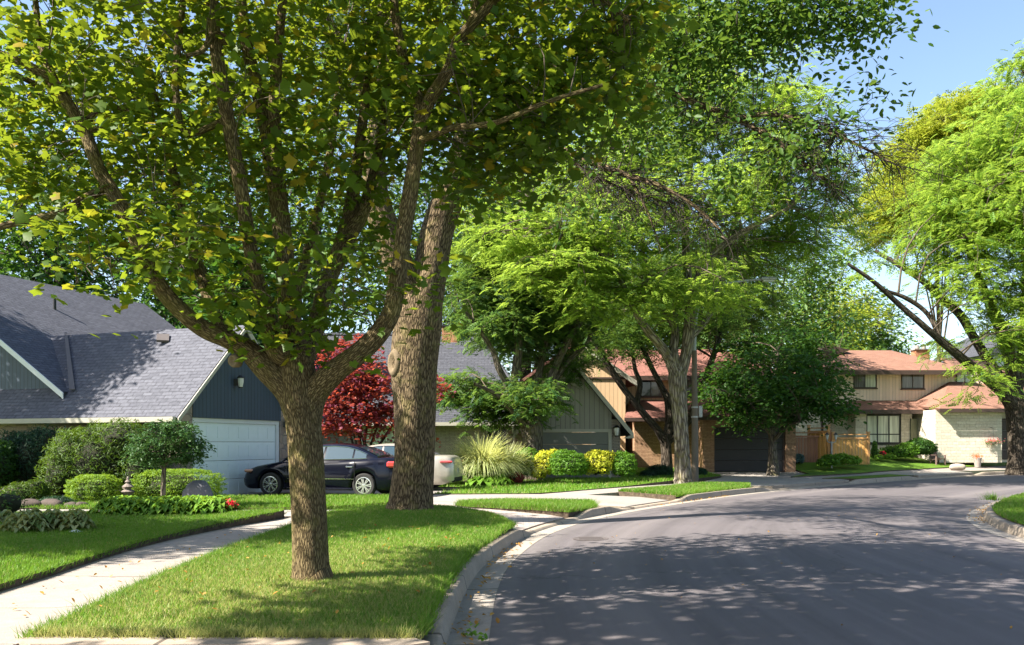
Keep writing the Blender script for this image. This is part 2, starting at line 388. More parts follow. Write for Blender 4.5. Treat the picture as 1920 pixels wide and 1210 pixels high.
# ------------------------------------------------------------------ material instances
def ground_mats():
    M = {}
    m, nt, b = mat('lawn_grass'); v = coords(nt)
    n1 = noise(nt, v, .55, 5); n2 = noise(nt, v, 7, 6, .7); n3 = noise(nt, v, 45, 3, .7)
    c = ramp(nt, n1, [(.3, (.06, .14, .010)), (.5, (.10, .20, .016)), (.72, (.17, .24, .03))])
    c = mixc(nt, .45, c, ramp(nt, n2, [(.3, (.03, .085, .01)), (.7, (.13, .22, .03))]))
    c = mixc(nt, .35, c, ramp(nt, n3, [(.3, (.02, .06, .008)), (.7, (.17, .27, .04))]))
    # worn, straw-coloured turf towards the near end of the boulevard
    sx = nt.nodes.new('ShaderNodeSeparateXYZ'); nt.links.new(v, sx.inputs[0])
    dy = math_(nt, 'SUBTRACT', 1, math_(nt, 'MULTIPLY', math_(nt, 'ABSOLUTE', math_(nt, 'SUBTRACT', sx.outputs[1], 8.2)), .22)); dx = math_(nt, 'SUBTRACT', 1, math_(nt, 'MULTIPLY', math_(nt, 'ABSOLUTE', math_(nt, 'ADD', sx.outputs[0], 2.2)), .35))
    mk_ = nt.nodes.new('ShaderNodeClamp'); nt.links.new(math_(nt, 'MULTIPLY', math_(nt, 'MAXIMUM', dy, 0), math_(nt, 'MAXIMUM', dx, 0)), mk_.inputs[0])
    f = math_(nt, 'MULTIPLY', mk_.outputs[0], ramp(nt, noise(nt, v, 2.2, 5), [(.35, (.2, .2, .2)), (.6, (1, 1, 1))]))
    c = mixc(nt, f, c, (.23, .25, .07))
    nt.links.new(c, b.inputs['Base Color']); b.inputs['Roughness'].default_value = .9; b.inputs['Specular IOR Level'].default_value = .1
    bump(nt, b, math_(nt, 'ADD', n3, n2), .8, .03); M['lawn'] = m
    m, nt, b = mat('soil'); v = coords(nt); n = noise(nt, v, 9, 6)
    nt.links.new(ramp(nt, n, [(.3, (.03, .02, .012)), (.7, (.10, .07, .045))]), b.inputs['Base Color']); b.inputs['Roughness'].default_value = 1
    bump(nt, b, n, .8, .05); M['soil'] = m
    m, nt, b = mat('asphalt'); v = coords(nt)
    n1 = noise(nt, v, .35, 5, .6); n2 = noise(nt, v, 160, 3, .8); n3 = noise(nt, v, 3, 6, .7)
    at = nt.nodes.new('ShaderNodeAttribute'); at.attribute_name = 'rnd'; sp = nt.nodes.new('ShaderNodeSeparateXYZ'); nt.links.new(at.outputs['Vector'], sp.inputs[0])
    mp = nt.nodes.new('ShaderNodeMapping'); mp.inputs['Scale'].default_value = (4.0, .05, 1); nt.links.new(at.outputs['Vector'], mp.inputs[0])
    streak = noise(nt, mp.outputs[0], 1, 4, .6)
    c = ramp(nt, math_(nt, 'MULTIPLY_ADD', n1, .3, math_(nt, 'MULTIPLY', streak, .7)), [(.36, (.066, .060, .064)), (.64, (.140, .126, .132))])
    c = mixc(nt, .38, c, ramp(nt, n2, [(.3, (.030, .026, .027)), (.75, (.20, .172, .172))]))
    c = mixc(nt, math_(nt, 'MULTIPLY', n3, .35), c, (.08, .068, .072))
    edge = math_(nt, 'MULTIPLY', ramp(nt, math_(nt, 'MULTIPLY_ADD', noise(nt, v, 3, 5), -.35, sp.outputs[0]), [(0, (1, 1, 1)), (.25, (0, 0, 0))]), noise(nt, v, 5, 5))
    c = mixc(nt, math_(nt, 'MULTIPLY', edge, .5), c, (.2, .18, .17))
    wv = nt.nodes.new('ShaderNodeVectorMath'); wv.operation = 'MULTIPLY_ADD'; nt.links.new(noise(nt, v, 1.4, 5, .6, 1), wv.inputs[0]); wv.inputs[1].default_value = (1.2, 1.2, 0); nt.links.new(v, wv.inputs[2])
    vo = nt.nodes.new('ShaderNodeTexVoronoi'); vo.feature = 'DISTANCE_TO_EDGE'; vo.inputs['Scale'].default_value = .16; nt.links.new(wv.outputs[0], vo.inputs['Vector'])
    crack = ramp(nt, vo.outputs['Distance'], [(0, (1, 1, 1)), (.0035, (0, 0, 0))]); c = mixc(nt, math_(nt, 'MULTIPLY', crack, .55), c, (.025, .022, .022))
    spots = ramp(nt, noise(nt, v, 2.1, 3), [(.66, (0, 0, 0)), (.74, (1, 1, 1))]); c = mixc(nt, math_(nt, 'MULTIPLY', spots, .3), c, (.05, .043, .043))
    tr = ramp(nt, math_(nt, 'ABSOLUTE', math_(nt, 'SUBTRACT', sp.outputs[0], 1.25)), [(.1, (1, 1, 1)), (.5, (0, 0, 0))]); c = mixc(nt, math_(nt, 'MULTIPLY', tr, .22), c, (.24, .21, .20))
    nt.links.new(c, b.inputs['Base Color']); b.inputs['Roughness'].default_value = .8; b.inputs['Specular IOR Level'].default_value = .35
    bump(nt, b, n2, .5, .006); M['asphalt'] = m
    def conc(name, ca, cb, joint=0, axis=1):
        m, nt, b = mat(name); v = coords(nt); n1 = noise(nt, v, 1.3, 6, .65); n2 = noise(nt, v, 70, 3, .7); n3 = noise(nt, v, 8, 6, .7)
        c = mixc(nt, .4, ramp(nt, n1, [(.3, ca), (.7, cb)]), ramp(nt, n3, [(.3, tuple(x*.8 for x in ca)), (.7, tuple(x*1.1 for x in cb))]))
        c = mixc(nt, .25, c, ramp(nt, n2, [(.3, tuple(x*.6 for x in ca)), (.7, tuple(min(1, x*1.25) for x in cb))]))
        if joint:
            at = nt.nodes.new('ShaderNodeAttribute'); at.attribute_name = 'rnd'; sp = nt.nodes.new('ShaderNodeSeparateXYZ'); nt.links.new(at.outputs['Vector'], sp.inputs[0])
            fr = math_(nt, 'FRACT', math_(nt, 'DIVIDE', sp.outputs[1], joint)); g = math_(nt, 'LESS_THAN', fr, .014)
            c = mixc(nt, math_(nt, 'MULTIPLY', g, .85), c, (.06, .05, .04))
            wn = nt.nodes.new('ShaderNodeTexWhiteNoise'); wn.noise_dimensions = '1D'; nt.links.new(math_(nt, 'FLOOR', math_(nt, 'DIVIDE', sp.outputs[1], joint)), wn.inputs['W'])
            c = mixc(nt, math_(nt, 'MULTIPLY', wn.outputs[0], .22), c, tuple(x*.7 for x in ca))
        nt.links.new(c, b.inputs['Base Color']); b.inputs['Roughness'].default_value = .85; b.inputs['Specular IOR Level'].default_value = .2
        bump(nt, b, math_(nt, 'ADD', n2, n3), .4, .008); return m
    M['walk'] = conc('sidewalk_concrete', (.235, .205, .18), (.35, .31, .275), 1.55)
    M['drive'] = conc('driveway_concrete', (.22, .20, .18), (.34, .31, .28), 2.4)
    M['kerb'] = conc('kerb_concrete', (.21, .17, .13), (.36, .30, .24), 2.6)
    M['gutter'] = conc('gutter_concrete', (.24, .21, .18), (.36, .32, .275), 2.6)
    M['paver'] = brick('pavers', (.30, .25, .22), (.38, .33, .30), (.16, .13, .11), .22, .11, .008, bmp=.4)
    return M
MG = ground_mats()
stone1 = None
def flagstone(name, scale, cols, mortar):
    m, nt, b = mat(name); v = coords(nt, 'UV'); mp = nt.nodes.new('ShaderNodeMapping'); mp.inputs['Scale'].default_value = (1, 1.6, 1); nt.links.new(v, mp.inputs[0])
    wv = nt.nodes.new('ShaderNodeVectorMath'); wv.operation = 'MULTIPLY_ADD'; nt.links.new(noise(nt, v, 2, 3, .5, 1), wv.inputs[0]); wv.inputs[1].default_value = (.25, .25, 0); nt.links.new(mp.outputs[0], wv.inputs[2])
    vo = nt.nodes.new('ShaderNodeTexVoronoi'); vo.feature = 'DISTANCE_TO_EDGE'; vo.inputs['Scale'].default_value = scale; nt.links.new(wv.outputs[0], vo.inputs['Vector'])
    vc = nt.nodes.new('ShaderNodeTexVoronoi'); vc.inputs['Scale'].default_value = scale; nt.links.new(wv.outputs[0], vc.inputs['Vector'])
    sp = nt.nodes.new('ShaderNodeSeparateColor'); nt.links.new(vc.outputs['Color'], sp.inputs[0])
    c = ramp(nt, sp.outputs[0], cols); c = mixc(nt, .4, c, ramp(nt, noise(nt, v, 8, 6), [(.3, tuple(x*.5 for x in cols[0][1])), (.7, cols[-1][1])]))
    g = ramp(nt, vo.outputs['Distance'], [(.01, (0, 0, 0)), (.05, (1, 1, 1))]); c = mixc(nt, g, mortar, c)
    nt.links.new(c, b.inputs['Base Color']); b.inputs['Roughness'].default_value = .9
    bump(nt, b, math_(nt, 'MULTIPLY_ADD', noise(nt, v, 25, 4), .3, g), .8, .03); return m
MS = {
 'stone': flagstone('flagstone_wall', 2.6, [(0, (.20, .15, .12)), (.4, (.34, .25, .19)), (.7, (.42, .32, .24)), (1, (.27, .23, .21))], (.20, .17, .15)),
 'shingle_blue': brick('slate_grey_shingles', (.060, .062, .078), (.105, .108, .13), (.022, .022, .028), .33, .14, .012, bmp=.7),
 'shingle_dark': brick('dark_shingles', (.042, .045, .055), (.075, .078, .092), (.018, .018, .022), .33, .14, .012, bmp=.7),
 'shingle_red': brick('red_brown_shingles', (.17, .075, .06), (.25, .115, .092), (.08, .035, .028), .33, .14, .008, bmp=.5, nz=.2),
 'shingle_rust': brick('rust_shingles', (.19, .10, .072), (.25, .135, .098), (.11, .055, .038), .33, .14, .006, bmp=.4, nz=.15),
 'siding_blue': siding('blue_siding', (.036, .058, .090), .15, .14),
 'siding_grey': siding('grey_siding', (.26, .245, .20), .20, .10),
 'siding_tan': siding('tan_siding', (.55, .38, .22), .22, .08),
 'siding_beige': siding('beige_siding', (.78, .62, .48), .20, .07),
 'brick_grey': brick('grey_brick', (.24, .20, .165), (.34, .29, .24), (.11, .095, .08), .40, .065, .012, nz=.25),
 'brick_brown': brick('brown_brick', (.27, .15, .085), (.40, .25, .15), (.10, .06, .04), .38, .07, .012, nz=.3),
 'stone_cream': brick('cream_ashlar', (.52, .45, .35), (.70, .63, .52), (.30, .25, .20), .55, .17, .010, off=.37, nz=.3, squash=.6, freq=3),
 'white': simple('white_paint', (.58, .59, .60), .45, var=.06), 'cream': simple('cream_trim', (.36, .34, .28), .55, var=.08),
 'door_white': simple('white_garage_door', (.66, .72, .74), .5, var=.05), 'fascia_brown': simple('brown_trim', (.055, .035, .028), .5),
 'door_grey': simple('grey_garage_door', (.15, .15, .13), .55, var=.08), 'door_black': simple('near_black_door', (.016, .014, .014), .5),
 'door_brown': simple('dark_brown_door', (.045, .028, .024), .5), 'door_green': simple('olive_door', (.17, .17, .10), .5), 'door_blue': simple('blue_door', (.03, .07, .10), .5),
 'black': simple('black_metal', (.012, .012, .013), .4, spec=.5), 'dark': simple('dark_interior', (.01, .01, .011), .9),
 'metal': simple('grey_metal', (.33, .33, .32), .5, .3), 'lampglass': simple('lamp_glass', (.55, .55, .5), .2),
 'cedar': siding('cedar_fence', (.68, .36, .10), .14, .06), 'cedar_post': simple('cedar_post', (.46, .24, .085), .7), 'cedar_dark': siding('dark_cedar', (.32, .14, .07), .14, .09),
 'rock': simple('grey_rock', (.12, .12, .135), .9, var=.35, sc_=5, bmp=.8), 'rock_tan': simple('tan_rock', (.32, .27, .22), .9, var=.35, sc_=5, bmp=.8), 'rock_dark': simple('dark_edging_rock', (.065, .048, .04), .9, var=.4, sc_=7, bmp=.9),
 'lantern_stone': simple('lantern_stone', (.17, .14, .12), .9, var=.3, sc_=12, bmp=.8), 'pot': simple('grey_pot', (.25, .22, .20), .7), 'chimney': brick('orange_brick', (.34, .13, .07), (.42, .2, .1), (.2, .14, .1), .22, .075, .01),
 'tower': simple('pale_concrete', (.42, .48, .58), .8), 'tower_glass': simple('tower_glass', (.12, .16, .22), .3), 'chair': simple('brown_chair_wood', (.14, .09, .075), .7), 'paper': simple('white_paper', (.8, .8, .8), .8),
 'scar': simple('scar_wood', (.15, .11, .065), .9, var=.35, sc_=25, bmp=.8), 'vent': simple('brown_vent', (.10, .085, .08), .6),
 'pole': simple('weathered_pole', (.13, .105, .08), .85, var=.2, sc_=4), 'pole_grey': simple('galvanised_steel', (.30, .31, .31), .5, .2),
}
def glassmat(name, col, cur=0):
    m, nt, b = mat(name); v = coords(nt); mp = nt.nodes.new('ShaderNodeMapping'); mp.inputs['Scale'].default_value = (1, 1, .05); nt.links.new(v, mp.inputs[0])
    f = noise(nt, mp.outputs[0], 9, 3)
    c = mixc(nt, ramp(nt, f, [(.4, (0, 0, 0)), (.6, (1, 1, 1))]) if cur else 0.0, col, tuple(min(1, x*1.6+.02) for x in col))
    nt.links.new(c, b.inputs['Base Color']); b.inputs['Roughness'].default_value = .05; b.inputs['Specular IOR Level'].default_value = .6
    return m
MS['glass'] = glassmat('window_glass', (.018, .022, .024)); MS['curtain'] = glassmat('curtained_glass', (.42, .45, .36), 1); MS['curtain_grey'] = glassmat('screened_glass', (.10, .10, .095), 1)

ML = {
 'maple': foliage('maple_leaf', (.026, .078, .010), (.085, .150, .012), .5, (.32, .38, .02), ((.32, .24, .02), .92)),
 'ash': foliage('ash_leaf', (.03, .085, .012), (.07, .14, .02), .42, (.18, .27, .03)),
 'locust': foliage('locust_leaf', (.085, .20, .020), (.27, .38, .045), .5, (.44, .58, .07), ((.05, .12, .03), .84)),
 'locust_y': foliage('yellowing_leaf', (.12, .22, .016), (.32, .34, .03), .48, (.45, .48, .05)),
 'ygreen': foliage('gold_green_leaf', (.18, .21, .02), (.34, .30, .03), .45),
 'dark': foliage('dark_leaf', (.015, .055, .010), (.05, .12, .018), .38),
 'mid': foliage('mid_leaf', (.035, .10, .018), (.11, .20, .035), .45, (.24, .36, .05), ((.02, .065, .025), .7)),
 'small': foliage('small_tree_leaf', (.018, .062, .014), (.050, .125, .028), .3, (.09, .16, .03)),
 'yew': foliage('yew_needle', (.012, .048, .006), (.105, .185, .018), .22),
 'juniper': foliage('juniper_needle', (.012, .045, .022), (.03, .08, .042), .2),
 'box': foliage('boxwood_leaf', (.06, .14, .012), (.20, .32, .03), .35),
 'boxd': foliage('privet_leaf', (.045, .12, .012), (.11, .23, .02), .35),
 'gold': foliage('golden_leaf', (.24, .30, .02), (.55, .52, .05), .35),
 'red': foliage('red_maple_leaf', (.12, .014, .016), (.42, .085, .045), .4, (.62, .12, .05), ((.17, .04, .075), .58)),
 'hosta': foliage('hosta_leaf', (.06, .16, .016), (.18, .31, .04), .3, None, None, .12),
 'hosta_v': foliage('variegated_hosta_leaf', (.07, .14, .03), (.34, .36, .17), .25, None, None, .1),
 'ograss': foliage('striped_grass_blade', (.22, .30, .10), (.52, .52, .30), .4),
 'grass': foliage('grass_blade', (.060, .165, .012), (.150, .275, .022), .4, (.22, .38, .03), ((.26, .24, .09), .86)),
 'drygrass': foliage('dry_grass_blade', (.18, .23, .04), (.42, .39, .14), .4, (.46, .45, .15)),
 'redflower': foliage('red_petal', (.45, .008, .02), (.65, .02, .04), .25, (.7, .03, .03)),
 'orangeflower': foliage('orange_petal', (.65, .10, .03), (.8, .2, .06), .25), 'pinkflower': foliage('pink_petal', (.6, .10, .12), (.7, .2, .2), .25),
 'maroon': foliage('maroon_leaf', (.08, .012, .012), (.20, .03, .025), .3), 'bluegreen': foliage('blue_green_leaf', (.05, .10, .10), (.13, .22, .22), .3), 'dryleaf': foliage('dry_leaf', (.22, .10, .02), (.45, .26, .05), .2), 'cedar_dry': foliage('dry_cedar', (.28, .12, .03), (.45, .22, .06), .3), 'cone': foliage('cone_cedar', (.05, .14, .02), (.10, .22, .03), .3),
}
MB_ = {
 'maple': bark_mat('maple_bark', (.030, .021, .010), (.115, .083, .040), (.23, .175, .09), 38, 7.0, .22, 1.0, .014),
 'ash': bark_mat('ash_bark', (.020, .014, .008), (.115, .082, .048), (.25, .185, .11), 19, 3.6, .18, 1.0, .028),
 'locust': bark_mat('locust_bark', (.035, .028, .022), (.17, .145, .115), (.34, .30, .24), 7, 1.0, .3, 1.0, .05),
 'dark': bark_mat('dark_bark', (.018, .014, .010), (.055, .044, .034), (.11, .09, .07), 7, 1.6, 0, .9, .04),
 'grey': bark_mat('grey_bark', (.035, .03, .024), (.11, .095, .075), (.20, .17, .135), 7, 1.4, .2, .9, .04),
 'twig': simple('twig_bark', (.085, .065, .045), .9, var=.3), 'twig_dark': simple('dark_twig_bark', (.035, .027, .02), .9, var=.3),
}

# ------------------------------------------------------------------ road, kerbs, walks, lawns
EDGE = [(-.2, -14), (-.2, -4), (-.2, 2), (-.19, 6.77), (-.15, 9.55), (.04, 11.74), (.60, 14.8), (1.53, 17.5), (2.75, 19.9), (4.76, 23.1), (7.3, 26.7), (10.3, 30.2), (13.7, 33.7), (18.6, 38.4), (23.2, 42.3), (28, 46), (38, 52.5), (52, 60)]
RIGHT = [(8.0, -14), (8.0, -4), (8.0, 2), (7.95, 8), (8.0, 11), (8.2, 13.5), (8.75, 15.9), (9.9, 18.6), (11.7, 21.4), (14.2, 24.6), (17.6, 28.3), (22.5, 32.8), (28, 36.5), (34, 40), (44, 45.5), (58, 53)]
def resample(pts, step):
    q = catmull(np.column_stack([pts, np.zeros(len(pts))]), 14)[:, :2]
    s = np.concatenate([[0], np.cumsum(np.linalg.norm(np.diff(q, axis=0), axis=1))]); n = int(s[-1]/step)
    t = np.linspace(0, s[-1], n); return np.column_stack([np.interp(t, s, q[:, 0]), np.interp(t, s, q[:, 1])]), t
def offs(q, d):
    T = np.gradient(q, axis=0); T /= np.linalg.norm(T, axis=1)[:, None]; return q+d*np.column_stack([-T[:, 1], T[:, 0]])
EQ, ES = resample(EDGE, .25); RQ, RS = resample(RIGHT, .25)
def inpoly(p, poly):
    x, y = p[:, 0], p[:, 1]; poly = np.asarray(poly); c = np.zeros(len(p), bool); j = len(poly)-1
    for i in range(len(poly)):
        xi, yi = poly[i]; xj, yj = poly[j]
        k = ((yi > y) != (yj > y)) & (x < (xj-xi)*(y-yi)/((yj-yi)+1e-12)+xi); c ^= k; j = i
    return c
def patch(name, poly, hf, dz, mat_, step=.6, skirt=.25, skirt_mat=None, rndf=None, kind='structure', ridge=0, parent=None):
    poly = np.asarray(poly, float)
    # densify the outline so that it follows the terrain
    ring = []
    for i in range(len(poly)):
        a, b = poly[i], poly[(i+1) % len(poly)]; k = max(1, int(np.linalg.norm(b-a)/step))
        for t in range(k): ring.append(a+(b-a)*t/k)
    ring = np.array(ring); area = .5*np.sum(ring[:, 0]*np.roll(ring[:, 1], -1)-np.roll(ring[:, 0], -1)*ring[:, 1])
    if area < 0: ring = ring[::-1]
    lo, hi = ring.min(0), ring.max(0); st = max(step, math.sqrt((hi-lo).prod()/9000))
    gx, gy = np.meshgrid(np.arange(lo[0]+st/2, hi[0], st), np.arange(lo[1]+st/2, hi[1], st)); g = np.column_stack([gx.ravel(), gy.ravel()])
    g = g[inpoly(g, ring)]
    dmin = np.array([np.min(np.linalg.norm(ring-p, axis=1)) for p in g]) if len(g) else np.zeros(0); g = g[dmin > st*.4] if len(g) else g
    allp = np.vstack([ring, g]) if len(g) else ring; n = len(ring)
    vs, es, fs, *_ = delaunay_2d_cdt([Vector(p) for p in allp], [(i, (i+1) % n) for i in range(n)], [], 1, 1e-5)
    XY = np.array([tuple(v) for v in vs]); Z = hf(XY[:, 0], XY[:, 1])+dz
    V = np.column_stack([XY, Z]).tolist(); Fs = [tuple(f) for f in fs]
    mats = [mat_]; me_idx = [0]*len(Fs)
    if skirt:
        zb = hf(ring[:, 0], ring[:, 1])+dz
        o = len(V); V += [(p[0], p[1], z) for p, z in zip(ring, zb)]+[(p[0], p[1], z-skirt) for p, z in zip(ring, zb)]
        Fs += [(o+i, o+n+i, o+n+(i+1) % n, o+(i+1) % n) for i in range(n)]; me_idx += [1]*n; mats.append(skirt_mat or MG['soil'])
    o = mk(name, V, Fs, mats, parent)
    for p, i in zip(o.data.polygons, me_idx): p.material_index = i
    fn = [p for p in o.data.polygons][0:1]
    if fn and fn[0].normal.z < 0 and me_idx[0] == 0: o.data.flip_normals()
    if rndf is not None:
        a = o.data.attributes.new('rnd', 'FLOAT_VECTOR', 'POINT'); vv = np.array(V); a.data.foreach_set('vector', rndf(vv).astype(np.float32).ravel())
    tag(o, kind=kind); return o
def near_curve(v, q, s):
    r = np.empty((len(v), 2))
    for i in range(0, len(v), 500):
        d = np.linalg.norm(v[i:i+500, None, :2]-q[None], axis=2); k = d.argmin(1); r[i:i+500, 0] = d[np.arange(len(k)), k]; r[i:i+500, 1] = s[k]
    return r
def rnd_walk(v): r = near_curve(v, EQ, ES); return np.column_stack([r[:, 0], r[:, 1], np.zeros(len(v))])
def rnd_x(v): return np.column_stack([v[:, 1], v[:, 0], np.zeros(len(v))])

# base soil sheet reaching the horizon
gxs = np.concatenate([np.linspace(-1500, -60, 14), np.arange(-50, 70, 2.0), np.linspace(80, 1500, 14)])
gys = np.concatenate([[-400, -100], np.arange(-20, 80, 2.0), np.linspace(90, 2500, 16)])
X, Y = np.meshgrid(gxs, gys); Z = S(X, Y)-.13
nx, ny = len(gxs), len(gys); i = np.arange(ny-1)[:, None]*nx; j = np.arange(nx-1)[None]
o = big('ground', np.column_stack([X.ravel(), Y.ravel(), Z.ravel()]), np.stack([i+j, i+j+1, i+nx+j+1, i+nx+j], -1).reshape(-1, 4), MG['lawn'], tri=4); tag(o, kind='structure')

# asphalt carriageway, laid between the two gutters
nE = 240
def rs(q, n): 
    s = np.concatenate([[0], np.cumsum(np.linalg.norm(np.diff(q, axis=0), axis=1))]); t = np.linspace(0, s[-1], n); return np.column_stack([np.interp(t, s, q[:, k]) for k in (0, 1)])
Lq, Rq = rs(EQ, nE), rs(RQ, nE); m = 13
V = []; Rn = []
ss = np.linspace(0, ES[-1], nE)
for i in range(nE):
    for j in range(m):
        t = j/(m-1); p = Lq[i]*(1-t)+Rq[i]*t; w = np.linalg.norm(Rq[i]-Lq[i])
        V.append((p[0], p[1], float(S(p[0], p[1]))+.06*(1-(2*t-1)**2)-.004)); Rn.append((min(t, 1-t)*w, ss[i], 0))
Fc = [(i*m+j, i*m+j+1, (i+1)*m+j+1, (i+1)*m+j) for i in range(nE-1) for j in range(m-1)]
o = big('road', np.array(V), np.array(Fc), MG['asphalt'], rnd=np.array(Rn), tri=4, smooth=True); tag(o, kind='structure')

def kerb_line(q, s, side, cuts, y0, y1, name, gut=.34):
    """gutter pan + kerb whose height drops at driveways; q runs along the asphalt edge; side +1 = kerb to the left"""
    sel = (q[:, 1] >= y0) & (q[:, 1] <= y1); q, s = q[sel], s[sel]
    hk = np.full(len(q), .145)
    for a, b in cuts: hk = np.minimum(hk, .03+.115*np.clip(np.maximum((a-q[:, 1])/.7, (q[:, 1]-b)/.7), 0, 1))
    prof = [(0, 0.0, 0), (gut, -.015, 0), (gut+.035, .92, 1), (gut+.055, 1.0, 1), (gut+.19, 1.0, 1), (gut+.20, -.10, 0)]
    Vg, Vk, R1 = [], [], []
    cols = [offs(q, side*d) for d, _, _ in prof]
    zs = [np.array([S(c[i, 0], c[i, 1]) for i in range(len(q))])+(h*hk if f else h) for c, (_, h, f) in zip(cols, prof)]
    def strip(idx, nm, mt):
        k = len(idx); V = np.stack([np.column_stack([cols[c], zs[c]]) for c in idx], 1).reshape(-1, 3); n = len(q)
        Fc = []
        for i in range(n-1):
            for j in range(k-1):
                f = (i*k+j, i*k+j+1, (i+1)*k+j+1, (i+1)*k+j); Fc.append(f[::-1] if side > 0 else f)
        rn = np.repeat(np.column_stack([np.zeros(n), s, np.zeros(n)]), k, 0)
        o = big(nm, V, np.array(Fc), mt, rnd=rn, tri=4); tag(o, kind='structure')
    strip([0, 1], 'gutter', MG['gutter']); strip([1, 2, 3, 4, 5], name, MG['kerb'])
CUTS = [(-20, 6.5), (15.1, 18.0), (20.3, 23.3), (29.0, 33.6), (38.6, 42.6)]
kerb_line(EQ, ES, 1, CUTS, -6, 60, 'kerb')
kerb_line(RQ, RS, -1, [], -6, 50, 'kerb')
# end kerb facing the camera
b = MB(); b.prism([(-3.72, 6.34, -.05), (-3.5, 6.20, -.05), (-2.27, 6.17, -.05), (-2.27, 6.40, -.05), (-3.6, 6.44, -.05)], (0, 0, .196)); b.prism([(-2.262, 6.175, -.05), (-.76, 6.13, -.05), (-.60, 6.24, -.05), (-.74, 6.38, -.05), (-2.262, 6.40, -.05)], (0, 0, .20)); o = b.build('kerb', MG['kerb']); tag(o, kind='structure')
a = o.data.attributes.new('rnd', 'FLOAT_VECTOR', 'POINT'); a.data.foreach_set('vector', np.array([(0, v.co.x, 0) for v in o.data.vertices], dtype=np.float32).ravel())

KO = offs(EQ, .34+.19)
def kerb_seg(y0, y1, q=KO): return [tuple(p) for p in q[(q[:, 1] >= y0) & (q[:, 1] <= y1)][::2]]
WL = [(-5.0, -6), (-5.0, 2), (-5.08, 8.5), (-5.2, 10.5), (-5.25, 12.3), (-5.1, 14), (-4.8, 15.6), (-4.3, 17.2), (-3.6, 18.9), (-2.4, 20.9), (-.9, 22.9), (.9, 24.9), (2.6, 27.2), (5, 30.2), (8, 33.2), (12, 36.6)]
WR = [(-3.6, -6), (-3.6, 2), (-3.64, 6.4), (-3.77, 8.7), (-3.85, 10.8), (-3.85, 12.2), (-3.7, 14.2), (-3.4, 16.2), (-2.7, 18.2), (-1.4, 20.2), (.1, 22), (1.9, 24.2), (3.7, 26.4), (6, 29), (9, 31.8), (13, 35.2)]
sm = lambda p: catmull(np.column_stack([p, np.zeros(len(p))]), 4)[:, :2]
WLs, WRs = sm(WL), sm(WR)
def seg(q, y0, y1): return [tuple(p) for p in q[(q[:, 1] >= y0) & (q[:, 1] <= y1)]]
LAWNS = []
def lawn(poly, dz=.0, step=.5): LAWNS.append((np.array(poly), dz)); return patch('lawn', poly, hl, dz, MG['lawn'], step, .3)
lawn([(-.73, 6.38)]+kerb_seg(6.5, 14.7)+[(-.2, 15.6), (-1.2, 17.2), (-2.2, 17.9), (-2.75, 18.1)]+seg(WRs, 6.5, 17.9)[::-1]+[(-3.6, 6.44)], .0, .3)
lawn(kerb_seg(17.9, 19.6)+[(1.9, 20.9), (.0, 21.3), (-.95, 20.9), (-1.3, 20.2), (-.9, 19.4)], .01, .3)
lawn(kerb_seg(23.7, 28.6)+[(8.2, 29.5), (6.6, 29.4)]+seg(WRs, 25.3, 29.3)[::-1], .0, .4)
lawn([(-34, -8), (-5.05, -6)]+seg(WLs, 1, 16.6)+[(-4.55, 17.05), (-9, 17.25), (-12.5, 17.0), (-34, 17.6)], .045, .5)
lawn([(-10.6, 19.0), (-4.3, 18.75), (-3.7, 19.3), (-2.75, 20.9), (-2.3, 21.9), (-2.6, 22.8), (-3.6, 23.15), (-8.5, 22.75), (-14, 25.2), (-22, 28), (-34, 30), (-34, 18.6), (-13, 18.6)], .02, .5)
lawn([(-2.3, 24.6), (.5, 24.75)]+seg(WLs, 25.2, 31)[:]+[(7.2, 34.5), (9.4, 38.2), (9.6, 42), (9.5, 75), (-9, 75), (-9, 28.3), (-1.6, 28.3), (-1.7, 26)], .0, .7)
far = lambda pts: [G(*p) for p in pts]
K19, K33 = offs(EQ, 1.9), offs(EQ, 3.3)
lawn(kerb_seg(34.9, 38.9)+seg(K19, 35.6, 40.2)[::-1], .0, .4)
lawn([p for p in seg(K33, 36.5, 56)[::2]]+[(60, 66), (60, 95), (12, 95), (14.3, 56), (14.3, 41)], .02, .8)
RO = offs(RQ, -.53)
lawn([tuple(p) for p in RO[(RO[:, 1] >= -5) & (RO[:, 1] <= 50)][::2]]+[(60, 50), (60, -5)], .0, .5)
patch('sidewalk', seg(WRs, -6, 36)+seg(WLs, -6, 37)[::-1], hg, .0, MG['walk'], .45, .2, MG['kerb'], rnd_walk)
# near crossing at the foot of the picture
patch('path', [(-3.62, -6)]+seg(WRs, 1, 6.1)+[(-3.55, 6.2), (-.74, 6.12)]+kerb_seg(-6, 6.1)[::-1], lambda x, y: S(x, y)+.02+.11*np.clip((-.8-np.asarray(x))/2.5, 0, 1), .0, MG['walk'], .5, .1, MG['kerb'], rnd_walk)
patch('driveway', [(-8.35, 23.05), (-3.4, 23.35), (-2.4, 22.9), (-2.1, 22.0), (-2.5, 20.95), (-1.35, 20.35), (-.9, 21.1), (.0, 21.5), (2.0, 21.1), (3.0, 20.9)]+kerb_seg(20.3, 23.5)[1:]+[(3.6, 24.2), (2.2, 24.45), (.9, 24.75), (-2.4, 24.45), (-1.9, 26.2), (-1.8, 28.2), (-9, 28.2), (-7.2, 27.2)], lambda x, y: S(x, y)+.03+.10*np.clip(near_curve(np.column_stack([np.atleast_1d(x), np.atleast_1d(y)]), EQ, ES)[:, 0]/3, 0, 1), .006, MG['drive'], .5, .15, MG['kerb'], rnd_walk)
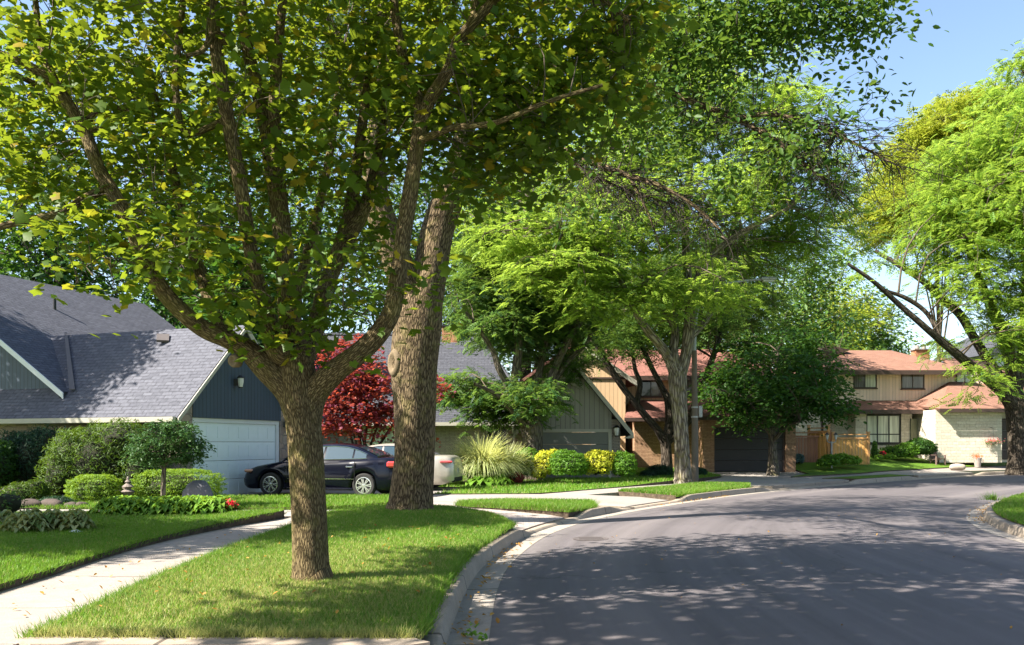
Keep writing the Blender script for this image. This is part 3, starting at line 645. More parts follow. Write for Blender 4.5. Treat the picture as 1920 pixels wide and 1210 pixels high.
patch('path', [(-2.65, 18.25), (-2.1, 18.0), (-1.1, 17.3), (-.1, 15.7)]+kerb_seg(14.8, 17.9)+[(.6, 18.6), (-.9, 19.3), (-1.35, 20.1)], lambda x, y: S(x, y)+.03+.10*np.clip(near_curve(np.column_stack([np.atleast_1d(x), np.atleast_1d(y)]), EQ, ES)[:, 0]/2.6, 0, 1), .004, MG['paver'], .4, .15, MG['kerb'], rnd_walk)
patch('path', [(-4.35, 17.15), (-3.6, 18.85), (-4.3, 18.7), (-10.6, 18.95), (-12.6, 18.6), (-15, 18.6), (-15, 17.1), (-12.5, 17.0), (-9, 17.3), (-4.9, 17.1)], hg, .012, MG['drive'], .5, .15, MG['kerb'], rnd_x)
patch('driveway', [(9.4, 42.3), (13.9, 42.3), (14.2, 46), (14.22, 40), (13.9, 37.2), (13.6, 35.6)]+[tuple(p) for p in KO[(KO[:, 1] > 29.4) & (KO[:, 1] < 34.3)][::-2]]+[(6.9, 29.7), (7.4, 33), (9.3, 37.5)], hg, .004, MG['drive'], .7, .2, MG['kerb'], rnd_walk)
patch('sidewalk', seg(K19, 35.0, 54)+seg(K33, 36.0, 54)[::-1], hg, -.004, MG['walk'], .7, .2, MG['kerb'], rnd_walk)
patch('driveway', kerb_seg(39.0, 43.2)+seg(K19, 40.4, 44.6)[::-1], hg, .008, MG['drive'], .7, .2, MG['kerb'], rnd_walk)

# ------------------------------------------------------------------ grass blades, thickest near the camera
def blades(name, poly, n, h, mat_, yb=0, dz=.0, wid=.006, ymax=60, keepf=None):
    poly = np.asarray(poly); lo, hi = poly.min(0), poly.max(0); hi[1] = min(hi[1], ymax)
    out = []
    while sum(map(len, out)) < n:
        p = lo+(hi-lo)*rng.random((n*2, 2)); p = p[inpoly(p, poly)]
        k = p[:, 1] > 3
        vis = np.abs(p[:, 0]) < .62*p[:, 1]+.5; p = p[k & vis]
        if keepf is not None: p = p[keepf(p)]
        if len(p) == 0: return
        out.append(p)
    p = np.vstack(out)[:n]; n = len(p); z = hl(p[:, 0], p[:, 1])+dz-.01
    a = rng.random(n)*6.28; hh = h*(.5+rng.random(n)); w = wid*(1+p[:, 1]/14); b_ = rng.normal(size=(n, 2))*.45*hh[:, None]
    c, s = np.cos(a)*w/2, np.sin(a)*w/2
    V = np.stack([np.column_stack([p[:, 0]-c, p[:, 1]-s, z]), np.column_stack([p[:, 0]+c, p[:, 1]+s, z]), np.column_stack([p[:, 0]+b_[:, 0], p[:, 1]+b_[:, 1], z+hh])], 1)
    g = .5+.5*np.sin(p[:, 0]*1.7+np.sin(p[:, 1]*1.3)*1.5)*np.sin(p[:, 1]*.9+1)
    R = np.repeat(np.column_stack([rng.random(n), g, rng.random(n)]), 3, 0)
    o = big(name, V.reshape(-1, 3), np.arange(3*n).reshape(-1, 3), mat_, rnd=R); tag(o, 'short mown grass blades covering the lawn', 'grass', kind='stuff'); return o
dryf = lambda p: (rng.random(len(p)) < np.clip(1-np.abs(p[:, 1]-8.3)/4.2, 0, 1)*np.clip(1.1-np.abs(p[:, 0]+2.2)/2.6, 0, 1)+.08)
blades('lawn_blades', LAWNS[0][0], 120000, .045, ML['grass'], wid=.007)
blades('dry_lawn_blades', LAWNS[0][0], 60000, .040, ML['drygrass'], wid=.008, keepf=dryf)
blades('lawn_blades', LAWNS[3][0], 130000, .05, ML['grass'], dz=.045, wid=.008)
blades('lawn_blades', LAWNS[1][0], 22000, .08, ML['grass'], dz=.01, wid=.009)
blades('lawn_blades', LAWNS[2][0], 30000, .08, ML['grass'], wid=.010)
blades('lawn_blades', LAWNS[4][0], 50000, .07, ML['grass'], dz=.02, wid=.009, ymax=24)
blades('lawn_blades', LAWNS[5][0], 50000, .08, ML['grass'], wid=.011, ymax=42)
blades('lawn_blades', LAWNS[5+3][0], 45000, .07, ML['grass'], wid=.011, ymax=42)

def edge_blades(line, n, h, mat_, dz=.0, spread=.035):
    line = np.asarray(line); sg = np.linalg.norm(np.diff(line, axis=0), axis=1); s = np.concatenate([[0], np.cumsum(sg)]); t = rng.random(n)*s[-1]
    p = np.column_stack([np.interp(t, s, line[:, k]) for k in (0, 1)])+rng.normal(size=(n, 2))*spread; z = hl(p[:, 0], p[:, 1])+dz-.04
    a = rng.random(n)*6.28; hh = h*(.4+rng.random(n)**2*1.3); w = .009; b_ = rng.normal(size=(n, 2))*.7*hh[:, None]; c, q = np.cos(a)*w/2, np.sin(a)*w/2
    V = np.stack([np.column_stack([p[:, 0]-c, p[:, 1]-q, z]), np.column_stack([p[:, 0]+c, p[:, 1]+q, z]), np.column_stack([p[:, 0]+b_[:, 0], p[:, 1]+b_[:, 1], z+.03+hh])], 1)
    R = np.repeat(rng.random((n, 3)), 3, 0); o = big('edge_grass', V.reshape(-1, 3), np.arange(3*n).reshape(-1, 3), mat_, rnd=R); tag(o, 'longer ragged grass along the lawn edges', 'grass', kind='stuff')
edge_blades(seg(WRs, 6.4, 17.5), 9000, .06, ML['grass']); edge_blades(offs(np.array(seg(WLs, 6, 16.6)), .05), 8000, .045, ML['grass'], .045, .03)
edge_blades(kerb_seg(6.5, 14.7), 8000, .06, ML['grass']); edge_blades([(-.73, 6.4), (-3.6, 6.46)], 5000, .06, ML['drygrass'])
edge_blades(kerb_seg(17.9, 19.6)+[(1.9, 20.9), (.0, 21.3), (-.95, 20.9), (-1.3, 20.2), (-.9, 19.4)]+kerb_seg(17.9, 18.1), 7000, .09, ML['grass'])
edge_blades([(-10.6, 19.0), (-4.3, 18.75), (-3.7, 19.3), (-2.75, 20.9)], 5000, .08, ML['grass']); edge_blades([(-12.5, 17.0), (-9, 17.25), (-4.55, 17.05)], 4000, .07, ML['grass'])
edge_blades(kerb_seg(23.7, 28.6), 3500, .09, ML['grass'])
# ------------------------------------------------------------------ houses
def part(name, b, m, parent, label=None):
    o = b.build(name, m, parent)
    if label: o['label'] = label
    return o
def window(parent, c, u, w, h, n=2, nrm=(0, -1, 0), glass='glass', sill=True, frame='fascia_brown', fw=.05, transom=None, name='window', curt=None):
    """c bottom-left corner on the wall, u unit vector along the wall"""
    c = Vector(c); u = Vector(u); n_ = Vector(nrm); z = Vector((0, 0, 1))
    def bar(b, a0, a1, z0, z1, d0=.0, d1=.05):
        p = c+u*a0+z*z0+n_*d0; b.prism([p, p+u*(a1-a0), p+u*(a1-a0)+z*(z1-z0), p+z*(z1-z0)], n_*(d1-d0))
    b = MB(); bar(b, 0, w, 0, fw, -.03, .06); bar(b, 0, w, h-fw, h, -.03, .06); bar(b, 0, fw, fw, h-fw, -.03, .055); bar(b, w-fw, w, fw, h-fw, -.03, .055)
    for i in range(1, n): bar(b, w*i/n-fw*.4, w*i/n+fw*.4, fw, h-fw, -.03, .045)
    if transom: 
        for i in range(n): bar(b, w*i/n+fw*.4+(fw*.6 if i == 0 else 0), w*(i+1)/n-fw*.4-(fw*.6 if i == n-1 else 0), h*transom-fw*.4, h*transom+fw*.4, -.03, .04)
    f = part(name, b, MS[frame], parent)
    for i in range(n):
        g = MB(); a0 = w*i/n+fw*.4; a1 = w*(i+1)/n-fw*.4
        if i == 0: a0 = fw
        if i == n-1: a1 = w-fw
        bar(g, a0+.002, a1-.002, fw+.002, h-fw-.002, .004, .018)
        gl = MS[(curt[i] if curt else glass)]
        part('pane', g, gl, f)
    if sill:
        s = MB(); bar(s, -.05, w+.05, -.07, -.002, -.02, .10); part('sill', s, MS['metal'] if frame == 'white' else MS[frame], f)
    return f
def garage_door(parent, c, u, nrm, w, h, m, rows=4, colsn=8, trim='white', handle=True):
    c = Vector(c); u = Vector(u); n_ = Vector(nrm); z = Vector((0, 0, 1))
    def bar(b, a0, a1, z0, z1, d0, d1):
        p = c+u*a0+z*z0+n_*d0; b.prism([p, p+u*(a1-a0), p+u*(a1-a0)+z*(z1-z0), p+z*(z1-z0)], n_*(d1-d0))
    b = MB()
    for r in range(rows): 
        bar(b, 0, w, r*h/rows+.006, (r+1)*h/rows-.006, .0, .03)
        if colsn:
            for k in range(colsn):
                a0 = w*k/colsn+.06; a1 = w*(k+1)/colsn-.06; z0 = r*h/rows+.10; z1 = (r+1)*h/rows-.10
                bar(b, a0, a1, z0, z1, .03, .042)
    d = part('garage_door', b, m, parent)
    t = MB(); bar(t, -.14, 0, 0, h, -.02, .08); bar(t, w, w+.14, 0, h, -.02, .08); bar(t, -.14, w+.14, h, h+.13, -.02, .085); part('door_frame', t, MS[trim], parent)
    return d
def wall_lamp(parent, c, nrm, s=1.):
    c = Vector(c); n_ = Vector(nrm)
    b = MB(); b.box(c+n_*.02, (.10*s, .10*s, .16*s)); p = c+n_*.16*s
    b.tube([c+n_*.02, c+n_*.10*s+Vector((0, 0, .10*s)), p+Vector((0, 0, .12*s))], .012*s, 6); b.lathe([(.09*s, .10*s), (.10*s, .11*s), (.03*s, .17*s)], p, 8); b.lathe([(.05*s, -.14*s), (.055*s, -.11*s)], p, 8)
    o = b.build('wall_lamp', MS['black'], parent); g = MB(); g.lathe([(.045*s, -.11*s), (.07*s, .0), (.07*s, .10*s)], p, 8); part('lamp_glass', g, MS['lampglass'], o); return o
def roofslab(b, pts, t=.14): 
    p = [Vector([float(a) for a in q]) for q in pts]; n = (p[1]-p[0]).cross(p[2]-p[0]).normalized()
    if n.z < 0: n = -n
    b.prism(p, -n*t)

# ---------- slate-grey house with the blue gable (left)
u = Vector((.342, .940, 0)); v = Vector((-.940, .342, 0)); z = Vector((0, 0, 1))
h1 = thing('gabled_house', 'stone and dark blue house with slate grey roof and white garage door at left', 'house')
A = Vector((-8.70, 22.45, 0)); GW = 4.77
def q1(s, t, h): return A+v*s+u*t+z*h     # s back along the ridge, t along the gable face
zr = 2.62; zt = 5.02; hw = GW/2
b = MB()   # front and rear stone walls of the garage wing, pier beside the door
b.prism([q1(.0, 0, -.1), q1(13.5, 0, -.1), q1(13.5, 0, zr), q1(.0, 0, zr)], u*.3)
b.prism([q1(0, .3, -.1), q1(0, .42, -.1), q1(0, .42, zr), q1(0, .3, zr)], v*.3)
b.prism([q1(0, GW-.42, -.1), q1(0, GW, -.1), q1(0, GW, zr), q1(0, GW-.42, zr)], v*.3)
b.prism([q1(.3, GW-.3, -.1), q1(9, GW-.3, -.1), q1(9, GW-.3, zr), q1(.3, GW-.3, zr)], u*.3)
part('stone_wall', b, MS['stone'], h1)
b = MB(); b.prism([q1(-.03, .42, 2.30), q1(-.03, GW-.42, 2.30), q1(-.03, GW-.42, zr+.30), q1(-.03, GW/2, zt-.14), q1(-.03, .42, zr+.30)], v*.2); part('gable_siding', b, MS['siding_blue'], h1)
garage_door(h1, q1(.12, .56, .06), u, -v, GW-1.12, 2.12, MS['door_white'], 4, 8)
ov = .42
b = MB()
roofslab(b, [q1(-.22, -ov, zr-ov*.98+.06), q1(14, -ov, zr-ov*.98+.06), q1(14, .62, zr+.60+.14), q1(7.2, hw, zt+.0), q1(-.22, hw, zt)])
roofslab(b, [q1(-.22, GW+ov, zr-ov*.98+.06), q1(-.22, hw+.001, zt), q1(7.2, hw+.001, zt), q1(9, GW+ov, zr-ov*.98+.06)])
part('wing_roof', b, MS['shingle_blue'], h1)
b = MB()  # rake boards, gutter
def slopebar(b, p0, p1, dn, ext):
    b.prism([p0, p1, p1-z*dn, p0-z*dn], ext)
slopebar(b, q1(-.25, -ov, zr-ov*.98+.05), q1(-.25, hw-.01, zt-.02), .13, -v*.03)
slopebar(b, q1(-.25, GW+ov, zr-ov*.98+.05), q1(-.25, hw+.01, zt-.02), .20, -v*.03)
part('rake_board', b, MS['cream'], h1)
b = MB(); b.prism([q1(-.20, -ov-.12, zr-ov-.04), q1(-.20, -ov-.02, zr-ov-.06), q1(-.20, -ov-.004, zr-ov+.09), q1(-.20, -ov-.13, zr-ov+.09)], v*14.2); part('gutter', b, MS['cream'], h1)
b = MB(); b.box(q1(2.35, 1.92, zr+1.98+.10), (.34, .34, .08), Matrix.Rotation(.3, 3, 'Z') @ Matrix.Rotation(-.75, 3, 'Y').inverted() if False else Matrix.Rotation(.349, 3, 'Z') @ Matrix.Rotation(.7, 3, 'X')); part('roof_vent', b, MS['vent'], h1)
wall_lamp(h1, q1(-.03, 2.15, 3.35), -v, 1.2); wall_lamp(h1, q1(0, GW-.2, 2.2), -v, 1.1)
# main block
R0 = Vector((-12.7, 24.1, 3.06)); wm, hm = 6.57, 4.40
def q2(t, w, h): return Vector((R0.x, R0.y, 0))+u*t+v*w+z*h
b = MB(); roofslab(b, [q2(0, 0, 3.06), q2(10.1, 0, 3.06), q2(10.1, wm, 7.46), q2(0, wm, 7.46)]); roofslab(b, [q2(0, 2*wm, 3.06), q2(0, wm+.001, 7.46), q2(10.1, wm+.001, 7.46), q2(10.1, 2*wm, 3.06)]); part('main_roof', b, MS['shingle_blue'], h1)
b = MB(); b.prism([q2(.35, .55, .0), q2(.35, 2*wm-.6, .0), q2(.35, 2*wm-.6, 3.3), q2(.35, wm, 7.28), q2(.35, .55, 3.25)], u*9.4); part('upper_siding', b, MS['siding_blue'], h1)
b = MB(); slopebar(b, q2(-.03, -.05, 3.03), q2(-.03, wm, 7.45), .17, u*.03); slopebar(b, q2(-.03, 2*wm, 3.06), q2(-.03, wm+.01, 7.45), .24, u*.03); part('rake_board', b, MS['white'], h1)
b = MB(); p0 = q2(.1, -.15, 3.12); p1 = q1(6.55, hw-.05, zt+.06); d = Vector((.12, .05, 0)); b.prism([p0, p0+d*1.1, p1+d*.3, p1-d*.3], z*.03); part('valley_flashing', b, MS['vent'], h1)
b = MB(); b.tube([q2(4.0, 4.75, 6.2), q2(4.0, 4.75, 6.62)], .05, 8); part('vent_pipe', b, MS['black'], h1)
# front door under the eave
b = MB(); b.prism([q1(6.9, -.03, .1), q1(7.95, -.03, .1), q1(7.95, -.03, 2.1), q1(6.9, -.03, 2.1)], -u*.02); d_ = part('door', b, MS['door_blue'], h1)
b = MB(); b.box(q1(7.05, -.07, 1.1), (.05, .05, .14)); part('handle', b, MS['metal'], d_)
b = MB()
for s0, s1, a, c_ in ((6.75, 6.9, .1, 2.25), (7.95, 8.1, .1, 2.25), (6.9, 7.95, 2.1, 2.25)): b.prism([q1(s0, -.02, a), q1(s1, -.02, a), q1(s1, -.02, c_), q1(s0, -.02, c_)], -u*.07)
part('door_frame', b, MS['metal'], h1)

# ---------- grey gabled house (middle)
h2 = thing('gabled_house', 'grey house with steep dark roof, vertical grey gable siding and dim grey garage door', 'house')
z0 = 0.0; YF = 38.4
def box(b, x0, x1, y0, y1, a, c): b.box(((x0+x1)/2, (y0+y1)/2, (a+c)/2), (x1-x0, y1-y0, c-a))
b = MB(); box(b, -9.5, .74, YF, YF+9, z0, 2.62); part('brick_wall', b, MS['brick_grey'], h2)
b = MB(); ry = 43.2
e = 2.50
roofslab(b, [(-10, YF-.45, e), (1.35, YF-.45, e), (-1.75, ry, 7.1), (-10, ry, 7.1)]); roofslab(b, [(-10, ry, 7.1), (-1.75, ry, 7.1), (1.35, 48, e), (-10, 48, e)]); roofslab(b, [(1.35, YF-.45, e), (1.35, 48, e), (-1.75, ry, 7.1)])
part('main_roof', b, MS['shingle_dark'], h2)
b = MB(); b.tube([(1.35, YF-.45, e+.02), (-1.75, ry, 7.12), (-10, ry, 7.12)], .09, 6); part('ridge_cap', b, MS['metal'] if False else MS['shingle_dark'], h2)
b = MB(); b.box((-4.4, YF-.52, e-.03), (11.4, .12, .15)); part('gutter', b, MS['cream'], h2)
b = MB(); b.tube([(.02, YF-.5, e-.08), (.05, YF-.3, e-.35), (.10, YF-.10, e-.5), (.10, YF-.10, .1)], .05, 8); part('downspout', b, MS['cream'], h2)
window(h2, (-1.15, YF, .95), (1, 0, 0), .95, 1.45, 3, frame='cream', glass='glass', transom=.5)
window(h2, (-6.9, YF, .95), (1, 0, 0), 1.8, 1.45, 3, frame='cream', glass='curtain', transom=.5)
yw = 35.3; xl, xr, xa = .55, 4.48, 2.58
b = MB(); box(b, xl, xl+.35, yw, YF-.01, z0, 2.6); box(b, xr-.36, xr, yw, YF+6, z0, 2.6); part('brick_pier', b, MS['brick_grey'], h2)
zc = 4.85; sl = (zc-2.6)/(xr-xa+.02)
b = MB(); b.prism([(xl+.35, yw+.03, 2.14), (xr-.36, yw+.03, 2.14), (xr-.36, yw+.03, 2.6+.36*sl), (xa, yw+.03, zc-.1), (xl+.35, yw+.03, 2.6+.30*sl)], (0, .2, 0)); part('gable_siding', b, MS['siding_grey'], h2)
b = MB(); roofslab(b, [(xr+.5, yw-.35, 2.6-.5*sl), (xr+.5, YF+5, 2.6-.5*sl), (xa, YF+5, zc+.12), (xa, yw-.35, zc+.12)]); roofslab(b, [(xl-.5, yw-.35, 2.6-.5*sl), (xa-.001, yw-.35, zc+.12), (xa-.001, YF+4, zc+.12), (xl-.5, YF, 2.6-.5*sl)]); part('wing_roof', b, MS['shingle_dark'], h2)
b = MB()
for sx, xe in ((1, xr+.5), (-1, xl-.5)): b.prism([(xe, yw-.38, 2.6-.5*sl+.02), (xa, yw-.38, zc+.13), (xa, yw-.38, zc-.12), (xe, yw-.38, 2.6-.5*sl-.22)], (0, .04, 0))
b.prism([(xr+.52, yw-.36, 2.6-.5*sl-.2), (xr+.5, yw-.36, 2.6-.5*sl-.02), (xr+.1, yw-.36, 2.6-.5*sl-.2)], (0, .4, 0)); part('rake_board', b, MS['cream'], h2)
b = MB(); b.lathe([(.17, 0), (.20, .02), (.20, .05), (.14, .06)], (xa+.02, yw-.02, 4.18), 14, Matrix.Rotation(math.pi/2, 3, 'X')); 
for k in range(5): b.box((xa+.02, yw-.06, 4.07+k*.055), (.24, .02, .02))
part('gable_vent', b, MS['cream'], h2)
garage_door(h2, (xl+.5, yw+.02, .05), (1, 0, 0), (0, -1, 0), xr-xl-1.0, 2.02, MS['door_grey'], 4, 0, 'cream')
wall_lamp(h2, (xr-.18, yw, 2.1), (0, -1, 0), 1.5)
b = MB(); box(b, -3.5, -2.75, 42.7, 43.3, 6.3, 7.45); ch = part('chimney', b, MS['chimney'], h2); b = MB(); b.box((-3.12, 43, 7.5), (.9, .75, .08)); b.lathe([(.12, .0), (.12, .2), (.2, .22), (.04, .3)], (-3.12, 43, 7.55), 10); part('chimney_cap', b, MS['black'], ch)

# ---------- brown brick two-storey house
h3 = thing('two_storey_house', 'brown brick and tan two-storey house with red-brown roofs and a black garage door', 'house')
b = MB(); box(b, 6.3, 10.2, 43.9, 53, -.1, 3.0); box(b, 6.3, 14.1, 47, 53, -.1, 3.1); part('brick_wall', b, MS['brick_brown'], h3)
b = MB(); box(b, 6.0, 14.2, 47.2, 54, 3.1, 5.35); part('upper_siding', b, MS['siding_tan'], h3)
b = MB(); b.prism([(.9, 44.4, 0), (5.9, 44.4, 0), (5.9, 44.4, 4.95), (3.35, 44.4, 6.75), (.9, 44.4, 4.95)], (0, 5, 0)); part('gable_siding', b, MS['siding_tan'], h3)
b = MB(); e = 5.3
roofslab(b, [(5.2, 46.5, e), (14.9, 46.5, e), (12.4, 50.3, 7.15), (4.2, 50.3, 7.15)]); roofslab(b, [(14.9, 46.5, e), (14.9, 54.6, e), (12.4, 50.3, 7.15)]); roofslab(b, [(4.2, 50.3, 7.15), (12.4, 50.3, 7.15), (14.9, 54.6, e), (1, 54.6, e)])
roofslab(b, [(6.5, 44.0, 4.72), (6.5, 50.3, 4.72+.2), (3.35, 51, 6.98), (3.35, 44.0, 6.95)]); roofslab(b, [(.2, 44.0, 4.7), (3.349, 44.0, 6.95), (3.349, 51, 6.98), (.2, 50, 4.7)])
part('main_roof', b, MS['shingle_red'], h3)
b = MB(); b.box((10.05, 46.45, e-.13), (9.8, .10, .24)); b.box((14.95, 50.5, e-.13), (.10, 8.1, .24)); part('fascia', b, MS['fascia_brown'], h3)
b = MB(); b.prism([(6.55, 43.97, 4.74), (3.35, 43.97, 6.97), (3.35, 43.97, 6.72), (6.45, 43.97, 4.52)], (0, -.04, 0)); part('rake_board', b, MS['cream'], h3)
b = MB(); b.box((3.4, 44.36, 5.0), (4.9, .06, .10)); part('trim_board', b, MS['fascia_brown'], h3)
b = MB(); roofslab(b, [(5.7, 43.3, 2.92), (9.0, 43.3, 2.92), (9.6, 47.19, 4.0), (6.6, 47.19, 4.0)]); 
roofslab(b, [(9.01, 42.0, 2.95), (14.6, 42.0, 2.95), (12.8, 44.6, 4.15), (10.6, 44.6, 4.15)]); roofslab(b, [(14.6, 42.0, 2.95), (14.6, 47.5, 2.95), (12.8, 44.6, 4.15)]); roofslab(b, [(9.01, 42.0, 2.95), (10.6, 44.6, 4.15), (10.2, 47.19, 4.0), (9.3, 47.19, 4.0)]); roofslab(b, [(10.6, 44.6, 4.15), (12.8, 44.6, 4.15), (14.6, 47.5, 2.95), (10.2, 47.19, 4.0)])
part('lower_roof', b, MS['shingle_red'], h3)
b = MB(); b.box((7.35, 43.27, 2.82), (3.3, .08, .18)); b.box((11.8, 41.97, 2.85), (5.6, .08, .18)); part('gutter', b, MS['fascia_brown'], h3)
b = MB(); box(b, 9.5, 10.05, 42.4, 47, 0, 2.86); box(b, 13.6, 14.1, 42.4, 47, 0, 2.86); box(b, 10.05, 13.6, 42.5, 42.8, 2.42, 2.86); part('garage_wall', b, MS['brick_brown'], h3)
garage_door(h3, (10.12, 42.62, .2), (1, 0, 0), (0, -1, 0), 3.4, 2.2, MS['door_black'], 4, 0, 'fascia_brown')
window(h3, (7.05, 47.2, 4.2), (1, 0, 0), 1.25, 1.0, 2, glass='curtain_grey', curt=['glass', 'curtain_grey']); window(h3, (9.5, 47.2, 4.2), (1, 0, 0), 1.5, 1.0, 2, glass='curtain', curt=['curtain_grey', 'curtain']); window(h3, (12.3, 47.2, 4.2), (1, 0, 0), 1.3, 1.0, 2)

# ---------- beige two-storey house (right)
h4 = thing('two_storey_house', 'beige two-storey house with rust roof, brown windows and cream stone walls at right', 'house')
b = MB(); box(b, 19.9, 30.5, 52.5, 60, 3.6, 6.0); part('upper_siding', b, MS['siding_beige'], h4)
b = MB(); box(b, 17.0, 19.9, 53.3, 60, .5, 4.0); box(b, 19.9, 25.2, 52.6, 60, .5, 4.0); box(b, 20.7, 21.35, 51.4, 52.59, .5, 3.5); box(b, 23.45, 24.1, 51.4, 52.59, .5, 3.5); box(b, 21.35, 23.45, 51.5, 52.59, .5, 1.55)
box(b, 24.4, 28.0, 49.2, 56, .5, 3.55); part('stone_wall', b, MS['stone_cream'], h4)
b = MB(); box(b, 28.0, 28.3, 49.3, 50.3, .5, 3.5); box(b, 28.0, 31.5, 50.3, 50.6, .5, 3.5); part('garage_wall', b, MS['stone_cream'], h4)
b = MB(); e = 6.05; roofslab(b, [(18.2, 51.7, e), (27.9, 51.7, e-.0), (24.6, 55.4, 7.65), (21.9, 55.4, 7.65)]); roofslab(b, [(27.9, 51.7, e), (27.9, 60.4, e), (24.6, 55.4, 7.65)]); roofslab(b, [(18.2, 51.7, e), (21.9, 55.4, 7.65), (18.2, 60.4, e)])
roofslab(b, [(21.9, 55.4, 7.65), (24.6, 55.4, 7.65), (27.9, 60.4, e), (18.2, 60.4, e)])
roofslab(b, [(27.91, 52.4, e-.05), (31.5, 52.4, e-.05), (30, 56, 7.2), (27.91, 55.6, 7.2)])
part('main_roof', b, MS['shingle_rust'], h4)
b = MB(); b.prism([(19.2, 54.5, 6.6), (20.0, 54.5, 7.9), (21.6, 54.5, 7.62)], (0, 2, 0)); part('dark_gable', b, MS['fascia_brown'], h4)
b = MB(); b.box((23.05, 51.66, e-.14), (9.7, .08, .26)); b.box((18.16, 56, e-.14), (.08, 8.7, .26)); part('fascia', b, MS['fascia_brown'], h4)
b = MB(); e = 3.62; roofslab(b, [(19.3, 50.7, e), (25.0, 50.7, e), (24.9, 52.49, 4.25), (20.9, 52.49, 4.25)]); roofslab(b, [(19.3, 50.7, e), (20.9, 52.49, 4.25), (19.7, 53.2, e+.1)])
roofslab(b, [(24.4, 48.7, e-.02), (29.0, 48.7, e-.02), (27.8, 52.49, 5.4), (26.9, 52.49, 5.4)]); roofslab(b, [(24.4, 48.7, e-.02), (26.9, 52.49, 5.4), (24.4, 52.49, 4.0)]); roofslab(b, [(29.0, 48.7, e-.02), (33, 50, e), (33, 53, 5.1), (27.8, 52.49, 5.4)])
part('lower_roof', b, MS['shingle_rust'], h4)
b = MB(); b.box((21.8, 50.66, e-.13), (5.1, .08, .24)); b.box((26.7, 48.66, e-.13), (4.65, .08, .2)); part('gutter', b, MS['fascia_brown'], h4)
window(h4, (21.0, 52.5, 5.02), (1, 0, 0), 1.42, 1.1, 2, curt=['curtain_grey', 'curtain']); window(h4, (23.95, 52.5, 4.98), (1, 0, 0), 1.40, 1.1, 2, curt=['curtain_grey', 'curtain_grey']); window(h4, (27.3, 52.5, 4.85), (1, 0, 0), 1.1, 1.1, 2, curt=['curtain', 'curtain'])
window(h4, (21.35, 51.52, 1.6), (1, 0, 0), 2.1, 1.75, 3, transom=.32, curt=['curtain', 'curtain', 'curtain'], frame='black', fw=.08)
b = MB(); box(b, 24.1, 24.4, 52.4, 52.58, .7, 3.5); part('dark_recess_panel', b, MS['door_brown'], h4)  # dark slab stands in for the shade inside the door recess
b = MB(); b.box((24.75, 49.17, 2.0), (.02, .02, .02)); 
b = MB(); box(b, 23.98, 24.38, 51.3, 51.38, .8, 3.1); d_ = part('door', b, MS['door_green'], h4); b = MB(); b.box((24.05, 51.27, 1.8), (.05, .05, .12)); part('handle', b, MS['metal'], d_)
garage_door(h4, (28.35, 50.28, .65), (1, 0, 0), (0, -1, 0), 2.4, 2.3, MS['door_brown'], 4, 0, 'fascia_brown')
b = MB(); b.tube([(19.35, 53.2, 3.6), (19.35, 53.2, .6)], .07, 8); part('downspout', b, MS['fascia_brown'], h4)
b = MB(); box(b, 26.5, 27.4, 56, 56.7, 6.3, 7.75); ch = part('chimney', b, MS['chimney'], h4); b = MB(); b.box((26.95, 56.35, 7.79), (1.05, .85, .08)); b.lathe([(.14, 0), (.12, .25)], (26.75, 56.35, 7.83), 10); b.lathe([(.14, 0), (.12, .25)], (27.2, 56.35, 7.83), 10); part('chimney_cap', b, MS['pot'], ch)

# ---------- pale house behind, and a distant tower block
h5 = thing('house', 'pale rendered house glimpsed behind the right-hand tree', 'house')
b = MB(); box(b, 35.5, 42, 64, 72, 0, 8.2); part('wall', b, MS['white'], h5); b = MB(); b.prism([(35, 63.6, 8.2), (42.5, 63.6, 8.2), (38.7, 63.6, 10.6)], (0, 9, 0)); part('roof', b, MS['shingle_dark'], h5)
window(h5, (37, 64, 5.6), (1, 0, 0), 1.4, 1.3, 2)
h6 = thing('tower_block', 'distant pale grey apartment tower above the roofs between the trees', 'building')
b = MB(); box(b, 131, 146, 400, 420, 0, 46.6); box(b, 120, 129, 405, 420, 0, 44); part('wall', b, MS['tower'], h6)
b = MB()
for k in range(14): box(b, 132, 145, 399.8, 399.99, 4+3*k, 5.6+3*k)
part('window_band', b, MS['tower_glass'], h6)

# ------------------------------------------------------------------ cedar fence
def fence(name, label, x0, y0, x1, y1, zb, ht, m, mp, lattice=True):
    f = thing(name, label, 'fence'); d = Vector((x1-x0, y1-y0, 0)); L = d.length; d.normalize(); n = Vector((d.y, -d.x, 0)); a = Vector((x0, y0, zb))
    b = MB(); k = int(L/.15)
    for i in range(k):
        p = a+d*(i*L/k+.01); w = L/k-.02
        b.prism([p, p+d*w, p+d*w+z*(ht-.25), p+z*(ht-.25)], n*(.022 if i % 2 else .045))
    part('boards', b, m, f)
    b = MB()
    for hh, t in ((ht-.24, .10), (ht-.02, .05)): p = a+z*hh-n*.05; b.prism([p, p+d*L, p+d*L+z*t, p+z*t], n*.14)
    part('rail', b, mp, f)
    for s in (0, .5, 1) if L > 3 else (0, 1):
        b = MB(); b.box(a+d*(L*s)+z*(ht*.53), (.13, .13, ht*1.06), bev=.02); b.box(a+d*(L*s)+z*(ht*1.08), (.17, .17, .05)); part('post', b, mp, f)
    return f
zf = float(hl(17, 45))
fence('fence', 'dark reddish cedar board fence beside the brown house', 14.6, 45.6, 16.9, 45.4, zf-.1, 1.75, MS['cedar_dark'], MS['cedar_dark'])  # this section has a darker, redder wood colour than the other panels
fence('fence', 'bright honey cedar privacy fence panel standing left of the lawn lamp post', 16.0, 46.0, 16.65, 44.9, zf, 1.9, MS['cedar'], MS['cedar_post'])
fence('fence', 'sunlit golden cedar fence panel with capped posts between lamp post and shrubs', 16.8, 44.7, 18.45, 44.2, zf, 1.55, MS['cedar'], MS['cedar_post'])

